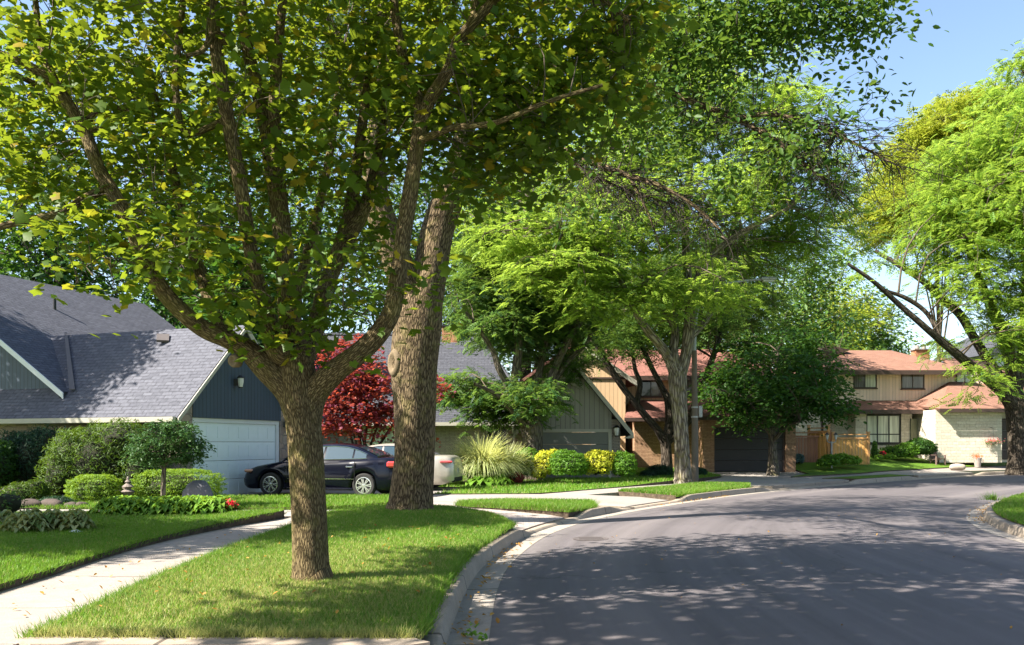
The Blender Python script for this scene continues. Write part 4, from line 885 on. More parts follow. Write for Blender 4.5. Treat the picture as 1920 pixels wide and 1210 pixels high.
# ------------------------------------------------------------------ cars
def car(name, label, loc, rz, paint, L=4.82, hwid=.90, wb=(.98, 3.76), headl=True, zt=1.0, tlh=.17):
    c = thing(name, label, 'car', loc, rz)
    def K(x, t): xs, ys = zip(*t); return float(np.interp(x, xs, ys))
    top = [(0, .50), (.04, .62), (.18, .74), (.5, .84), (1.0, .93), (1.35, .99), (2.0, 1.0), (3.0, 1.02), (3.9, 1.07), (4.3, 1.09), (4.62, 1.08), (4.76, 1.02), (L, .86)]
    hwf = [(0, .55), (.05, .66), (.2, .78), (.5, .86), (1.0, .895), (2.4, .905), (3.9, .895), (4.4, .86), (4.7, .78), (4.79, .70), (L, .62)]
    xs = sorted(set([0, .03, .07, .12, .2, .3, .42]+list(np.arange(.5, 4.6, .07))+[4.62, 4.7, 4.76, 4.8, L]))
    RW = .345; zc = .325; V = []; n = 17
    for x in xs:
        t = K(x, top); w = K(x, hwf)/.905*hwid; zb = .20+.10*max(0, (.25-x)/.25)+.12*max(0, (x-4.5)/.3)
        for xw in wb:
            if abs(x-xw) < RW+.03: zb = max(zb, zc+math.sqrt(max(0, (RW+.03)**2-(x-xw)**2)))
        sh = t-.07
        half = [(w*.92, zb), (w*.975, zb+(sh-zb)*.10), (w*1.0, zb+(sh-zb)*.38), (w*.985, zb+(sh-zb)*.62), (w*.955, zb+(sh-zb)*.9), (w*.90, t-.035), (w*.80, t-.005), (w*.4, t+.015)]
        ring = half+[(0, t+.02)]+[(-y, zz) for y, zz in half[::-1]]
        V += [(x, y, zz) for y, zz in ring]
    Fc = []
    for i in range(len(xs)-1):
        for j in range(n-1): Fc.append((i*n+j, (i+1)*n+j, (i+1)*n+j+1, i*n+j+1))
        Fc.append((i*n+n-1, (i+1)*n+n-1, (i+1)*n, i*n))
    Fc += [tuple(range(n)), tuple(range((len(xs)-1)*n, len(xs)*n))[::-1]]
    body = mk('body', V, Fc, paint, c, smooth=True); body.data.set_sharp_from_angle(angle=math.radians(50)) if hasattr(body.data, 'set_sharp_from_angle') else None
    roof = [(1.22, .985), (1.5, 1.15), (1.8, 1.31), (2.05, 1.405), (2.4, 1.455), (2.8, 1.465), (3.2, 1.435), (3.55, 1.345), (3.85, 1.225), (4.08, 1.12), (4.15, 1.085)]
    def zr_(x): return K(x, roof)
    def side(x, zz): base = hwid*(.93-.05*abs(x-2.6)/1.5); return base-.27*(zz-.95)/.5*(1+.15*abs(zz-1.2))
    gx = np.linspace(1.22, 4.15, 34); V = []; m = 11
    for x in gx:
        r = zr_(x); h1_ = max(.96, r-.075)
        half = [(side(x, .93), .93), (side(x, (h1_+.93)/2), (h1_+.93)/2), (side(x, h1_), h1_), (side(x, h1_)-.05, r-.03), (side(x, h1_)-.16, r-.004)]
        V += [(x, y, zz) for y, zz in half+[(0, r+.015)]+[(-y, zz) for y, zz in half[::-1]]]
    Fc = [(i*m+j, (i+1)*m+j, (i+1)*m+j+1, i*m+j+1) for i in range(33) for j in range(m-1)]+[tuple(range(m)), tuple(range(33*m, 34*m))[::-1]]
    cab = mk('cabin', V, Fc, paint, c, smooth=True)
    glass = MS['car_glass']
    def sidewin(x0, x1, sgn, zlo=1.03, inset=.085):
        xx = np.linspace(x0, x1, 14); v = []
        for x in xx:
            hi = zr_(x)-inset; lo = K(x, [(1.3, 1.0), (4, 1.07)])+.01; hi = max(hi, lo+.004)
            for zz in (lo, hi): v.append((x, sgn*(side(x, zz)+.004), zz))
            for zz in (lo, hi): v.append((x, sgn*(side(x, zz)+.012), zz))
        f = []
        for i in range(13):
            a = i*4; bb = a+4
            q = [(a+2, bb+2, bb+3, a+3), (a, a+1, bb+1, bb), (a, bb, bb+2, a+2), (a+1, a+3, bb+3, bb+1)]
            f += q
        f += [(0, 2, 3, 1), (52, 53, 55, 54)]
        return v, f
    for sgn in (1, -1):
        for a0, a1 in ((1.55, 2.52), (2.58, 3.38), (3.43, 3.78)): v_, f_ = sidewin(a0, a1, sgn); mk('side_window', v_, f_, glass, c)
        # bright strip round the windows
        b = MB(); xx = np.linspace(1.45, 3.82, 16)
        b.tube([(x, sgn*(side(x, max(zr_(x)-.07, 1.05))+.012), max(zr_(x)-.07, 1.05)) for x in xx], .010, 5); b.tube([(x, sgn*(side(x, 1.0)+.016), K(x, [(1.3, 1.0), (4, 1.07)])) for x in xx], .010, 5); b.build('window_trim', MS['chrome'], c)
        b = MB(); b.box((1.78, sgn*.98, 1.06), (.12, .20, .13), bev=.03); b.build('mirror', paint, c)
        for hx in (2.35, 3.35):
            b = MB(); b.box((hx, sgn*(hwid-.005), .83), (.20, .03, .035), bev=.01); b.build('door_handle', MS['chrome'], c)
        for sx in (1.50, 2.55, 3.50): b = MB(); b.box((sx, sgn*(hwid-.012), .66), (.008, .03, .62)); b.build('door_seam', MS['dark'], c)
        b = MB(); b.box((2.5, sgn*(hwid+.003), .50), (2.0, .012, .018)); b.build('side_moulding', MS['chrome'], c)
        b = MB(); b.box((2.4, sgn*(hwid-.05), .22), (2.1, .08, .07), bev=.02); b.build('sill', paint, c)
        hl_ = MB(); M = Matrix.Rotation(sgn*-.55, 3, 'Z'); hl_.box((.30, sgn*.745, .705), (.34, .13, .09), M, bev=.035); hl_.build('headlight', MS['amber'] if headl else MS['lampglass'], c)
        tl = MB(); tl.box((4.60, sgn*.765, .90), (.40, .14, tlh), Matrix.Rotation(sgn*.32, 3, 'Z').inverted(), bev=.04); tl.build('tail_light', MS['tail'], c)
    def patchx(x0, x1, name, ny=8):
        xx = np.linspace(x0, x1, 10); v = []
        for x in xx:
            r = zr_(x); ww = side(x, max(.96, r-.075))-.12
            for k in range(ny+1):
                y = -ww+2*ww*k/ny; v.append((x, y, r+.015-.019*abs(y/ww)**1.0*1.0+.006))
        f = [(i*(ny+1)+k, (i+1)*(ny+1)+k, (i+1)*(ny+1)+k+1, i*(ny+1)+k+1) for i in range(9) for k in range(ny)]
        return mk(name, v, f, glass, c, smooth=True)
    patchx(1.27, 1.98, 'windscreen'); patchx(3.45, 4.06, 'rear_window')
    b = MB(); b.box((2.4, 0, .36), (4.2, 1.5, .30)); b.build('underbody', MS['dark'], c)
    b = MB(); b.box((.02, 0, .42), (.08, 1.1, .16), bev=.02); b.build('grille', MS['dark'], c)
    b = MB(); b.box((L-.06, 0, .36), (.14, 1.2, .18), bev=.04); b.build('bumper_insert', MS['dark'], c)
    b = MB(); b.box((L-.01, 0, .62), (.02, .32, .16)); b.build('number_plate', MS['white'], c)
    for xw in wb:
        for sgn in (1, -1):
            M = Matrix.Rotation(-sgn*math.pi/2, 3, 'X'); y = sgn*(hwid-.12)
            t = MB(); t.lathe([(.20, -.10), (.30, -.105), (.325, -.08), (.33, 0), (.325, .085), (.30, .108), (.235, .105), (.225, .07)], (xw, y, .33), 32, M); w = t.build('wheel', MS['tyre'], c, smooth=False)
            r = MB(); r.lathe([(.228, .05), (.228, .10), (.205, .102), (.20, .03), (.06, .03), (.06, .09), (.02, .095)], (xw, y, .33), 32, M)
            for k in range(7):
                for dl in (-.13, .13):
                    a = k*2*math.pi/7+dl; Rm = Matrix.Rotation(a, 3, 'Z'); ctr = M @ (Rm @ Vector((.125, 0, .075))); r.box((xw+ctr.x, y+ctr.y, .33+ctr.z), (.17, .026, .035), M @ Rm)
            r.build('rim', MS['alloy'], w)
            dk = MB(); dk.lathe([(.20, .015), (.20, .02)], (xw, y, .33), 24, M); dk.build('brake_disc', MS['dark'], w)
    return c
def paintm(name, col, rough=.22, metal=.0):
    m, nt, b = mat(name); v = coords(nt); f = noise(nt, v, 3, 3)
    nt.links.new(mixc(nt, f, col, tuple(x*1.12 for x in col)), b.inputs['Base Color']); b.inputs['Roughness'].default_value = rough; b.inputs['Metallic'].default_value = metal; b.inputs['Coat Weight'].default_value = .35; b.inputs['Specular IOR Level'].default_value = .15; b.inputs['Coat Roughness'].default_value = .03; return m
MS['car_glass'] = glassmat('car_glass', (.020, .045, .06)); MS['car_glass'].node_tree.nodes['Principled BSDF'].inputs['Coat Weight'].default_value = .8
MS['chrome'] = simple('chrome', (.6, .6, .6), .12, 1, var=.02); MS['alloy'] = simple('alloy', (.62, .62, .62), .25, .8, var=.04); MS['tyre'] = simple('tyre_rubber', (.022, .021, .020), .85)
MS['amber'] = simple('amber_headlight', (.50, .24, .14), .1, var=.1, coat=1); MS['tail'] = simple('tail_light', (.50, .05, .05), .1, var=.1, coat=1)
car('car', 'shiny black sedan parked on the driveway behind the two big trunks', (-7.50, 24.85, .135), -.225, paintm('black_paint', (.0025, .003, .008)))
car('car', 'pale beige sedan with red tail light parked beyond the black one', (-6.45, 27.75, .135), -.16, paintm('beige_paint', (.36, .33, .28), .28, .4), tlh=.07)
# ------------------------------------------------------------------ trees
def limb_px(pts, D0): 
    """traced limb: (column, row, distance offset, half-width in px) -> points and radii in metres"""
    o = np.array([np.append(P(px, py, D0+dd), r*(D0+dd)/F) for px, py, dd, r in pts]); return o[:, :3], o[:, 3]
def lobe(px, py, D, rx, ry, rz, w=1): return (P(px, py, D), (rx*D/F, rz, ry*D/F), w)
def trunk_base(limbs, x, y):
    for k in range(1, len(limbs)):       # every limb starts inside the one it grows from
        p, r = limbs[k]; Q = np.vstack([catmull(l[0], 6) for l in limbs[:k]]); d = np.linalg.norm(Q-p[0], axis=1); j = d.argmin()
        if d[j] > .01: limbs[k] = (np.vstack([Q[j], p[1:] if d[j] < r[0]*1.5 else p]), np.concatenate([[r[0]], r[1:] if d[j] < r[0]*1.5 else r]))
    """flare the foot of the first limb into the ground"""
    p, r = limbs[0]; z = float(hl(x, y)); L = [((x, y, z-.12), r[0]*1.12), ((x, y, z+.02), r[0]*1.03)]
    limbs[0] = (np.vstack([[l[0] for l in L], p[1:]]), np.concatenate([[l[1] for l in L], r[1:]])); return limbs
def auto_limbs(x, y, h0, r0, lobes, lean=(0, 0), n=7, fork=.35):
    z = float(hl(x, y)); cz = max(l[0][2] for l in lobes); L = []
    c = np.mean([l[0] for l in lobes], 0)
    top = np.array([c[0], c[1], c[2]+.2*(cz-c[2])])
    k = np.array([x+lean[0], y+lean[1], z+h0])
    L.append((np.array([(x, y, z-.15), (x+.1*lean[0], y, z+.3), k*.5+np.array([x, y, z])*.5, k, k*.45+top*.55, top]), np.array([r0*1.35, r0*1.05, r0*.95, r0*.85, r0*.45, .03])))
    for i, l in enumerate(sorted(lobes, key=lambda q: q[0][2])[:n]):
        t = .55+.45*i/max(1, n)
        s = np.array([x, y, z])*(1-t)+k*t if i % 2 else k
        e = np.array(l[0])+rng.normal(size=3)*.3; m_ = s*.55+e*.45+np.array([0, 0, .10*np.linalg.norm(e-s)*(1 if e[2]-s[2] > 0 else .3)])
        L.append((np.array([s, s*.8+m_*.2, m_, e]), np.array([r0*.5, r0*.42, r0*.28, .03])))
    return L
def tree(name, label, cat, limbs, lobes, n_spray, n_leaf, R, size, tm, lm, bk, group=None, tbk='twig', **kw):
    b0 = limbs[0][0][0]; t = thing(name, label, cat, (0, 0, 0), 0, group)
    o, smp = limbs_mesh('trunk', limbs, MB_[bk], t, n=kw.pop('tn', 14), sub=kw.pop('sub', 5), wob=kw.pop('wob', .03))
    crown(t, smp, lobes, n_spray, n_leaf, R, size, tm, ML[lm], MB_[tbk], **kw)
    base = Vector((b0[0], b0[1], float(hl(b0[0], b0[1]))))          # put the Empty at the tree's foot
    t.location = base
    for ch in t.children: ch.location = -base
    return t

# ---- foreground maple
D1 = 8.66; bx, by = (585-960)/F*D1, D1
L1 = [
 [(585, 1103, 0, 39), (584, 1085, 0, 37), (582, 1030, 0, 34), (579, 950, 0, 33), (574, 860, 0, 33), (568, 790, 0, 33), (562, 740, 0, 36), (556, 690, 0, 34), (552, 655, 0, 26)],
 [(572, 800, 0, 30), (545, 738, 0, 28), (500, 690, -.05, 26), (462, 655, -.1, 20), (425, 636, -.15, 17), (385, 618, -.2, 17), (345, 588, -.3, 16), (305, 545, -.4, 15), (275, 490, -.5, 14), (245, 425, -.5, 14), (212, 362, -.5, 13), (184, 315, -.45, 12), (160, 250, -.4, 11), (128, 195, -.4, 11), (95, 150, -.4, 9), (50, 122, -.4, 8), (-5, 100, -.4, 7), (-70, 80, -.4, 5)],
 [(568, 810, .05, 30), (585, 745, 0, 27), (625, 700, -.1, 22), (670, 665, -.2, 19.5), (705, 632, -.25, 18.5), (732, 590, -.3, 17), (742, 545, -.3, 16), (750, 490, -.3, 15), (758, 430, -.3, 15), (768, 370, -.3, 15), (778, 300, -.3, 14), (788, 235, -.25, 14), (792, 205, -.2, 13)],
 [(792, 225, -.22, 13), (782, 180, -.1, 11), (762, 130, 0, 10), (748, 70, .1, 9), (738, 0, .2, 8), (735, -90, .3, 5)],
 [(788, 235, -.25, 12), (808, 185, -.3, 12), (842, 130, -.4, 11), (858, 80, -.4, 11), (890, 40, -.5, 9), (925, 0, -.5, 9), (960, -60, -.6, 6)],
 [(842, 120, -.4, 9), (875, 60, -.3, 8), (893, 10, -.2, 7), (900, -50, 0, 5)],
 [(558, 720, .1, 34), (548, 640, .15, 25), (540, 560, .2, 20), (533, 480, .2, 18), (525, 400, .3, 17), (512, 320, .3, 16), (500, 240, .4, 14), (478, 150, .5, 12), (460, 70, .5, 11), (450, -20, .6, 9), (440, -110, .6, 6)],
 [(528, 420, .25, 15), (522, 340, .2, 13), (515, 260, .1, 12), (516, 180, .1, 11), (522, 90, 0, 9), (530, 0, 0, 8)],
 [(520, 660, -.1, 20), (498, 580, -.2, 15), (476, 500, -.3, 13), (462, 420, -.4, 13), (450, 340, -.5, 13), (430, 240, -.5, 13), (412, 140, -.6, 13), (402, 60, -.6, 12), (396, -20, -.7, 11), (390, -100, -.8, 7)],
 [(575, 700, .2, 26), (590, 620, .4, 18), (610, 540, .5, 15), (636, 470, .6, 15), (656, 400, .7, 14), (668, 320, .8, 11), (680, 230, .9, 9), (692, 130, 1.0, 8), (690, 40, 1.1, 6)],
 [(612, 540, .5, 14), (650, 450, .6, 15), (680, 400, .7, 12), (700, 330, .9, 10), (716, 240, 1.1, 8), (725, 150, 1.3, 6)],
 [(445, 650, -.1, 13), (412, 610, -.0, 12), (392, 560, .1, 12), (372, 500, .2, 11), (352, 440, .3, 10), (335, 370, .4, 9), (318, 290, .5, 8), (300, 210, .6, 7), (270, 130, .7, 6)],
 [(190, 358, -.45, 8), (160, 372, -.5, 8), (115, 398, -.6, 7), (60, 412, -.7, 7), (0, 425, -.8, 6), (-60, 440, -.9, 4)],
 [(110, 172, -.4, 7), (85, 110, -.3, 7), (72, 60, -.2, 6), (66, 0, -.1, 5), (50, -60, 0, 4)],
 [(75, 160, -.4, 6), (40, 145, -.5, 5), (0, 128, -.6, 5), (-50, 120, -.7, 3)],
 [(425, 75, -.6, 9), (400, 65, -.7, 7), (380, 95, -.8, 5), (350, 105, -.9, 4)],
 [(350, 250, -.3, 6), (330, 180, -.3, 7), (332, 100, -.2, 7), (340, 30, -.2, 6), (345, -40, -.1, 5)],
 [(240, 215, -.4, 4), (200, 200, -.3, 5), (165, 225, -.4, 7)],
 [(565, 715, .3, 20), (545, 640, .8, 12), (560, 540, 1.4, 10), (590, 420, 2.0, 9), (620, 280, 2.6, 7), (640, 120, 3.0, 5)],
 [(925, 0, -.5, 7), (1000, -30, -.6, 6), (1100, -20, -.7, 5), (1180, 40, -.8, 4)],
 [(785, 260, -.3, 8), (850, 240, -.6, 6), (930, 230, -.9, 5), (1030, 190, -1.1, 4), (1130, 160, -1.2, 3)],
]
L1 = [limb_px(l, D1) for l in L1]
# knots: a pruned stub low on the left limb and one at the upper fork
L1 = trunk_base(L1, bx, by)
mp_ = [lobe(120, 60, 8.9, 260, 130, 1.9), lobe(330, 120, 9.2, 240, 170, 2.4, 1.0), lobe(560, 90, 9.5, 240, 160, 2.6, .9), lobe(820, 60, 9.5, 230, 150, 2.4, 1.0), lobe(1050, 60, 9.1, 190, 150, 1.9, 1.4),
       lobe(100, 250, 8.8, 190, 120, 1.5, 1.3), lobe(320, 300, 8.9, 200, 140, 1.6, 1.4), lobe(560, 300, 8.8, 180, 120, 1.7, 1.0), lobe(880, 230, 9.1, 190, 120, 1.6, 2.4), lobe(1040, 190, 8.9, 170, 110, 1.4, 3.2), lobe(1150, 90, 8.8, 90, 90, 1.0, 2.5),
       lobe(200, 450, 8.0, 130, 90, .9, 1.8), lobe(420, 470, 8.0, 160, 90, .8, 1.3), lobe(560, 540, 8.1, 150, 90, .6, 1.5), lobe(470, 590, 8.2, 80, 60, .5, 1.3), lobe(60, 330, 8.6, 140, 80, 1.0, 1.4), lobe(960, 310, 8.8, 110, 60, .8, 1.2), lobe(690, 470, 9.2, 80, 100, .8, .7),
       lobe(300, -230, 8.6, 420, 230, 3.2, .55), lobe(800, -230, 8.8, 420, 230, 3.2, .55), lobe(550, -420, 8.8, 420, 180, 3.0, .4), lobe(620, 640, 8.3, 110, 35, .4, 1.6), lobe(790, 520, 8.2, 60, 40, .3, 1.6), lobe(800, 590, 8.2, 40, 40, .2, 1.3), lobe(840, 310, 8.9, 60, 70, .3, 1.0)]
maple = tree('maple_tree', 'large forked maple on the near grass strip, nearest trunk to the camera', 'tree', L1, mp_, 1500, 20, .33, .092, 'maple', 'maple', 'maple', tn=32, sub=8, wob=.022,
     flat=.6, droop=.35, tilt=.5, tw=.006, bias=.40, node_frac=.16, svar=.35, keep=lambda C: C[:, 1] > 5.4)
b = MB()
def ring_knot(c, r, n, ax):
    Mx = Vector(ax).to_track_quat('Z', 'Y').to_matrix(); b.lathe([(r*1.25, -.06), (r*1.2, .0), (r*1.0, .022), (r*.7, .016), (r*.45, -.004), (r*.2, .006), (.001, .008)], c, 14, Mx)
for kc, kr, ka in ((P(438, 677, D1-.20), .055, (-.35, -.75, -.1)), (P(808, 172, D1-.38), .028, (-.2, -.9, .1))):
    b = MB(); ring_knot(kc, kr, 0, ka); o = b.build('branch_scar', MS['scar'], maple, smooth=True); o.location = -maple.location

# ---- big ash
D2 = ASH[1]
L2 = [
 [(770, 970, 0, 46), (771, 945, 0, 43), (774, 900, 0, 40), (777, 850, 0, 38), (778, 780, 0, 39), (777, 710, 0, 42), (780, 650, 0, 44), (785, 600, 0, 44), (790, 560, 0, 40)],
 [(778, 640, .05, 36), (765, 560, 0, 33), (748, 500, -.1, 29), (728, 440, -.2, 27), (710, 390, -.2, 26), (702, 330, -.2, 22), (706, 260, -.2, 19), (718, 180, -.1, 17), (722, 100, 0, 15), (715, 20, 0, 13), (700, -100, 0, 9)],
 [(785, 640, 0, 38), (797, 560, 0, 35), (808, 500, .1, 32), (822, 430, .2, 30), (838, 380, .2, 29), (855, 335, .3, 25), (862, 290, .3, 17), (870, 220, .4, 15), (880, 130, .5, 13), (890, 30, .6, 11), (905, -100, .8, 8)],
 [(848, 360, .1, 22), (866, 340, 0, 20), (872, 330, -.05, 17)],
 [(862, 300, .2, 7.4), (925, 262, -.6, 6.8), (990, 262, -1.5, 6.2), (1050, 280, -2.2, 6.2), (1110, 304, -2.6, 5.6), (1180, 330, -3.0, 5.6), (1240, 350, -3.2, 4.3), (1300, 385, -3.4, 3.1), (1350, 430, -3.6, 1.9)],
 [(875, 170, .3, 7.4), (960, 130, -.5, 6.8), (1060, 122, -1.5, 6.2), (1160, 140, -2.4, 5.6), (1240, 165, -3.0, 5.6), (1290, 188, -3.3, 5.6), (1350, 210, -3.5, 5.6), (1400, 232, -3.7, 5.6), (1450, 262, -3.9, 5.0), (1490, 292, -4, 4.3), (1525, 322, -4.1, 3.1), (1570, 350, -4.2, 1.9)],
 [(1385, 222, -3.7, 4.3), (1440, 214, -4.0, 4.3), (1500, 226, -4.2, 3.7), (1560, 250, -4.4, 3.1), (1620, 278, -4.6, 2.5), (1680, 310, -4.8, 1.2)],
 [(885, 90, .4, 6.8), (980, 20, -.4, 6.2), (1100, -20, -1.5, 5.6), (1250, -40, -2.6, 5.0), (1400, -30, -3.5, 3.7), (1540, -5, -4.3, 2.5), (1640, 20, -4.8, 1.2)],
 [(1180, 330, -3.0, 3.1), (1215, 400, -3.0, 1.9), (1240, 470, -3.0, 1.2)],
 [(1040, 278, -2.2, 3.1), (1100, 320, -2.4, 2.5), (1160, 350, -2.6, 1.9), (1250, 380, -2.8, 1.2)],
 [(712, 230, -.2, 14), (660, 120, -.8, 11), (600, 20, -1.4, 9), (540, -80, -2, 6)],
]
L2 = trunk_base([limb_px(l, D2) for l in L2], ASH[0], ASH[1])
NB = {4, 5, 6, 7, 8, 9}
al = [lobe(1540, 10, 11.6, 130, 55, .7, 4.2), lobe(1400, 20, 12.2, 120, 60, .9, 2.0), lobe(1640, 15, 11.3, 55, 35, .4, 1.6), lobe(1630, 165, 11.6, 60, 60, .5, .35), lobe(1540, 240, 11.8, 120, 60, .8, .6), lobe(1440, 300, 12.2, 140, 60, .9, .7), lobe(1300, 230, 12.8, 140, 60, .9, .6), lobe(1300, 90, 13, 150, 90, 1.2, 1.6), lobe(1400, 60, 12.4, 120, 70, 1.0, 1.8), lobe(1220, 220, 13.3, 110, 70, 1.0, 1.0), lobe(1150, 60, 14, 140, 100, 1.4, .6),
      lobe(850, -120, 16.5, 500, 260, 4.5, .35), lobe(600, -50, 15.5, 260, 200, 3.0, .35), lobe(1150, -150, 14.5, 350, 160, 3.0, .45), lobe(900, 330, 16.0, 70, 60, .8, 1.5), lobe(1180, 280, 13.4, 120, 60, .8, .3), lobe(1120, 400, 13.4, 110, 50, .8, .3)]
t = thing('ash_tree', 'tall mature ash with thick furrowed trunk beside the paved crossing', 'tree')
o, smp2 = limbs_mesh('trunk', L2, MB_['ash'], t, n=36, sub=7, wob=.02)
crown(t, smp2, al, 1600, 26, .40, .105, 'leaf', ML['ash'], MB_['twig_dark'], flat=.7, droop=.6, tilt=.7, tw=.006, node_frac=.2)
# drooping bare twigs under the long right-hand boughs
A_ = []; B_ = []
for k in (4, 5, 6, 9):
    q = smp2[k]; q = q[len(q)//3:]
    for _ in range(120):
        p = q[rng.integers(len(q))]; A_.append(p[:3]); B_.append(p[:3]+np.array([rng.normal()*.55+.35, rng.normal()*.5, -rng.random()*1.1+.15]))
A_ = np.array(A_); B_ = np.array(B_)
tt = rng.random((len(A_)*2, 1))*.6+.3; A2 = np.repeat(A_, 2, 0); B2 = np.repeat(B_, 2, 0); S2 = A2+(B2-A2)*tt; E2 = S2+rng.normal(size=S2.shape)*.22+np.array([.08, 0, -.15])
twigs_mesh('bare_twigs', np.vstack([A_, S2]), np.vstack([B_, E2]), np.concatenate([np.full(len(A_), .008), np.full(len(S2), .004)]), np.full(len(A_)+len(S2), .0018), MB_['twig_dark'], t, sag=.05)
b = MB(); Mx = Vector((-.75, -.65, .05)).to_track_quat('Z', 'Y').to_matrix()
pc = P(737, 680, D2-.25); S_ = Matrix.Diagonal((1.0, 1.55, 1)); b.lathe([(.20, -.12), (.17, -.01), (.135, .035), (.10, .025), (.06, -.03), (.001, -.05)], pc, 18, Mx @ S_); b.build('branch_scar', MS['scar'], t, smooth=True)
b2 = Vector((ASH[0], ASH[1], float(hl(*ASH)))); t.location = b2
for ch in t.children: ch.location = -b2

# ---- street locust beside the lamp post
D3 = 31.5
L3 = [
 [(1280, 903, 0, 18), (1280, 895, 0, 17), (1279, 850, 0, 15), (1276, 790, 0, 14), (1272, 740, 0, 16), (1270, 710, 0, 17), (1268, 690, 0, 14)],
 [(1268, 720, 0, 13), (1258, 680, 0, 11), (1240, 650, -.3, 9), (1215, 620, -.7, 8), (1195, 590, -1.2, 7), (1180, 560, -1.6, 6), (1160, 520, -2, 5), (1120, 470, -2.5, 4), (1060, 430, -3, 3)],
 [(1268, 710, 0, 11), (1263, 660, 0, 9), (1266, 620, .3, 8), (1250, 590, .5, 6), (1228, 560, .8, 5), (1210, 500, 1.2, 5), (1200, 420, 1.6, 4), (1190, 330, 2, 3)],
 [(1274, 720, 0, 13), (1285, 670, 0, 11), (1292, 620, 0, 11), (1296, 570, -.2, 9), (1310, 520, -.3, 8), (1335, 480, -.5, 7), (1370, 450, -.8, 6), (1420, 420, -1.2, 5), (1480, 390, -1.6, 3)],
 [(1294, 590, 0, 9), (1290, 520, .2, 8), (1285, 440, .4, 7), (1290, 350, .6, 6), (1300, 250, .8, 4), (1300, 150, 1, 3)],
 [(1290, 640, 0, 8), (1330, 590, .6, 6), (1355, 520, 1.2, 5), (1375, 440, 1.8, 4), (1400, 330, 2.2, 3)],
]
L3 = trunk_base([limb_px(l, D3) for l in L3], (1280-960)/F*D3, D3)
l3 = [lobe(1280, 540, 30, 150, 60, 3, 1.2), lobe(1080, 500, 29, 150, 60, 3, 1.5), lobe(980, 450, 29.5, 120, 60, 3, 1.2), lobe(930, 420, 32, 110, 70, 2.5, 1.), lobe(1150, 420, 30, 180, 60, 4, 1.3), lobe(1000, 360, 31.5, 140, 50, 3, 1.2), lobe(1180, 560, 29, 80, 50, 1.6, 1.0), lobe(1100, 570, 29, 70, 45, 1.6, 1.0),
      lobe(1380, 470, 35, 140, 50, 2.4, 1.1), lobe(1480, 430, 34, 130, 60, 3, 1.), lobe(1300, 380, 31, 200, 60, 4, 1.1), lobe(1430, 330, 31, 160, 60, 4, .9), lobe(1150, 310, 32, 180, 55, 4, 1), lobe(1300, 240, 32, 200, 60, 4, .9), lobe(1400, 180, 32, 120, 60, 4, .7), lobe(1250, 120, 33, 170, 80, 4, .8), lobe(1480, 250, 31, 90, 60, 3, .6), lobe(1350, 70, 33, 130, 60, 3, .6), lobe(1560, 360, 31, 80, 60, 2.5, .7), lobe(1560, 470, 31.5, 70, 40, 2.5, .35), lobe(1100, 220, 34, 120, 70, 3, .6)]
tree('locust_tree', 'spreading bright green street locust whose trunk stands beside the lamp post', 'tree', L3, l3, 1450, 26, .74, .30, 'frond', 'locust', 'locust', flat=.15, droop=.5, tilt=.3, tw=.016, bias=.5, node_frac=.10)

# ---- multi-stemmed tree in front of the grey garage
D4 = 33.2
L4 = [
 [(998, 900, 0, 22), (998, 880, 0, 21), (998, 830, 0, 20), (997, 800, 0, 22), (992, 785, 0, 20)],
 [(990, 810, 0, 12), (975, 770, 0, 10), (965, 720, -.3, 8), (968, 690, -.4, 8), (972, 640, -.6, 8), (962, 580, -.7, 7), (960, 520, -.8, 5), (965, 450, -1, 3)],
 [(985, 790, 0, 9), (965, 750, -.5, 7), (948, 715, -.8, 6), (935, 690, -1, 6), (925, 660, -1, 5), (900, 620, -1.5, 4), (870, 580, -2, 3)],
 [(1000, 800, 0, 12), (1010, 760, 0, 10), (1030, 720, .2, 8), (1045, 680, .4, 7), (1070, 630, .6, 7), (1095, 590, .8, 6), (1115, 550, 1, 5), (1140, 500, 1.3, 4)],
 [(998, 800, 0, 10), (1003, 740, .3, 8), (1015, 680, .6, 7), (1030, 600, .9, 6), (1040, 540, 1, 5), (1050, 460, 1.2, 3)],
 [(1003, 790, .2, 9), (1022, 740, .5, 7), (1062, 680, 1, 6), (1100, 640, 1.2, 5), (1130, 590, 1.4, 4)],
 [(985, 800, -.2, 7), (960, 770, -1, 5), (930, 740, -1.6, 4), (890, 720, -2.2, 3)],
]
L4 = trunk_base([limb_px(l, D4) for l in L4], (998-960)/F*D4, D4)
l4 = [lobe(900, 745, 33.6, 90, 45, 1.6, 1.3), lobe(960, 770, 33.8, 80, 30, 1.2, 1.2), lobe(870, 720, 33.6, 60, 30, 1.2, 1), lobe(1000, 740, 31.5, 70, 40, 1.4, .9), lobe(930, 590, 33, 90, 60, 3, 1.), lobe(1000, 560, 34, 110, 60, 3, .9), lobe(1060, 600, 34.5, 90, 50, 2.5, .8), lobe(900, 520, 33.5, 70, 60, 2.5, .9), lobe(1000, 640, 34.5, 70, 50, 2, .6), lobe(1060, 690, 35, 60, 30, 1.6, .7), lobe(950, 480, 34, 100, 50, 3, .9)]
tree('ornamental_tree', 'low multi-stemmed tree in front of the grey garage gable', 'tree', L4, l4, 800, 26, .6, .29, 'frond', 'mid', 'grey', flat=.3, droop=.5, tilt=.45, tw=.014, node_frac=.1)

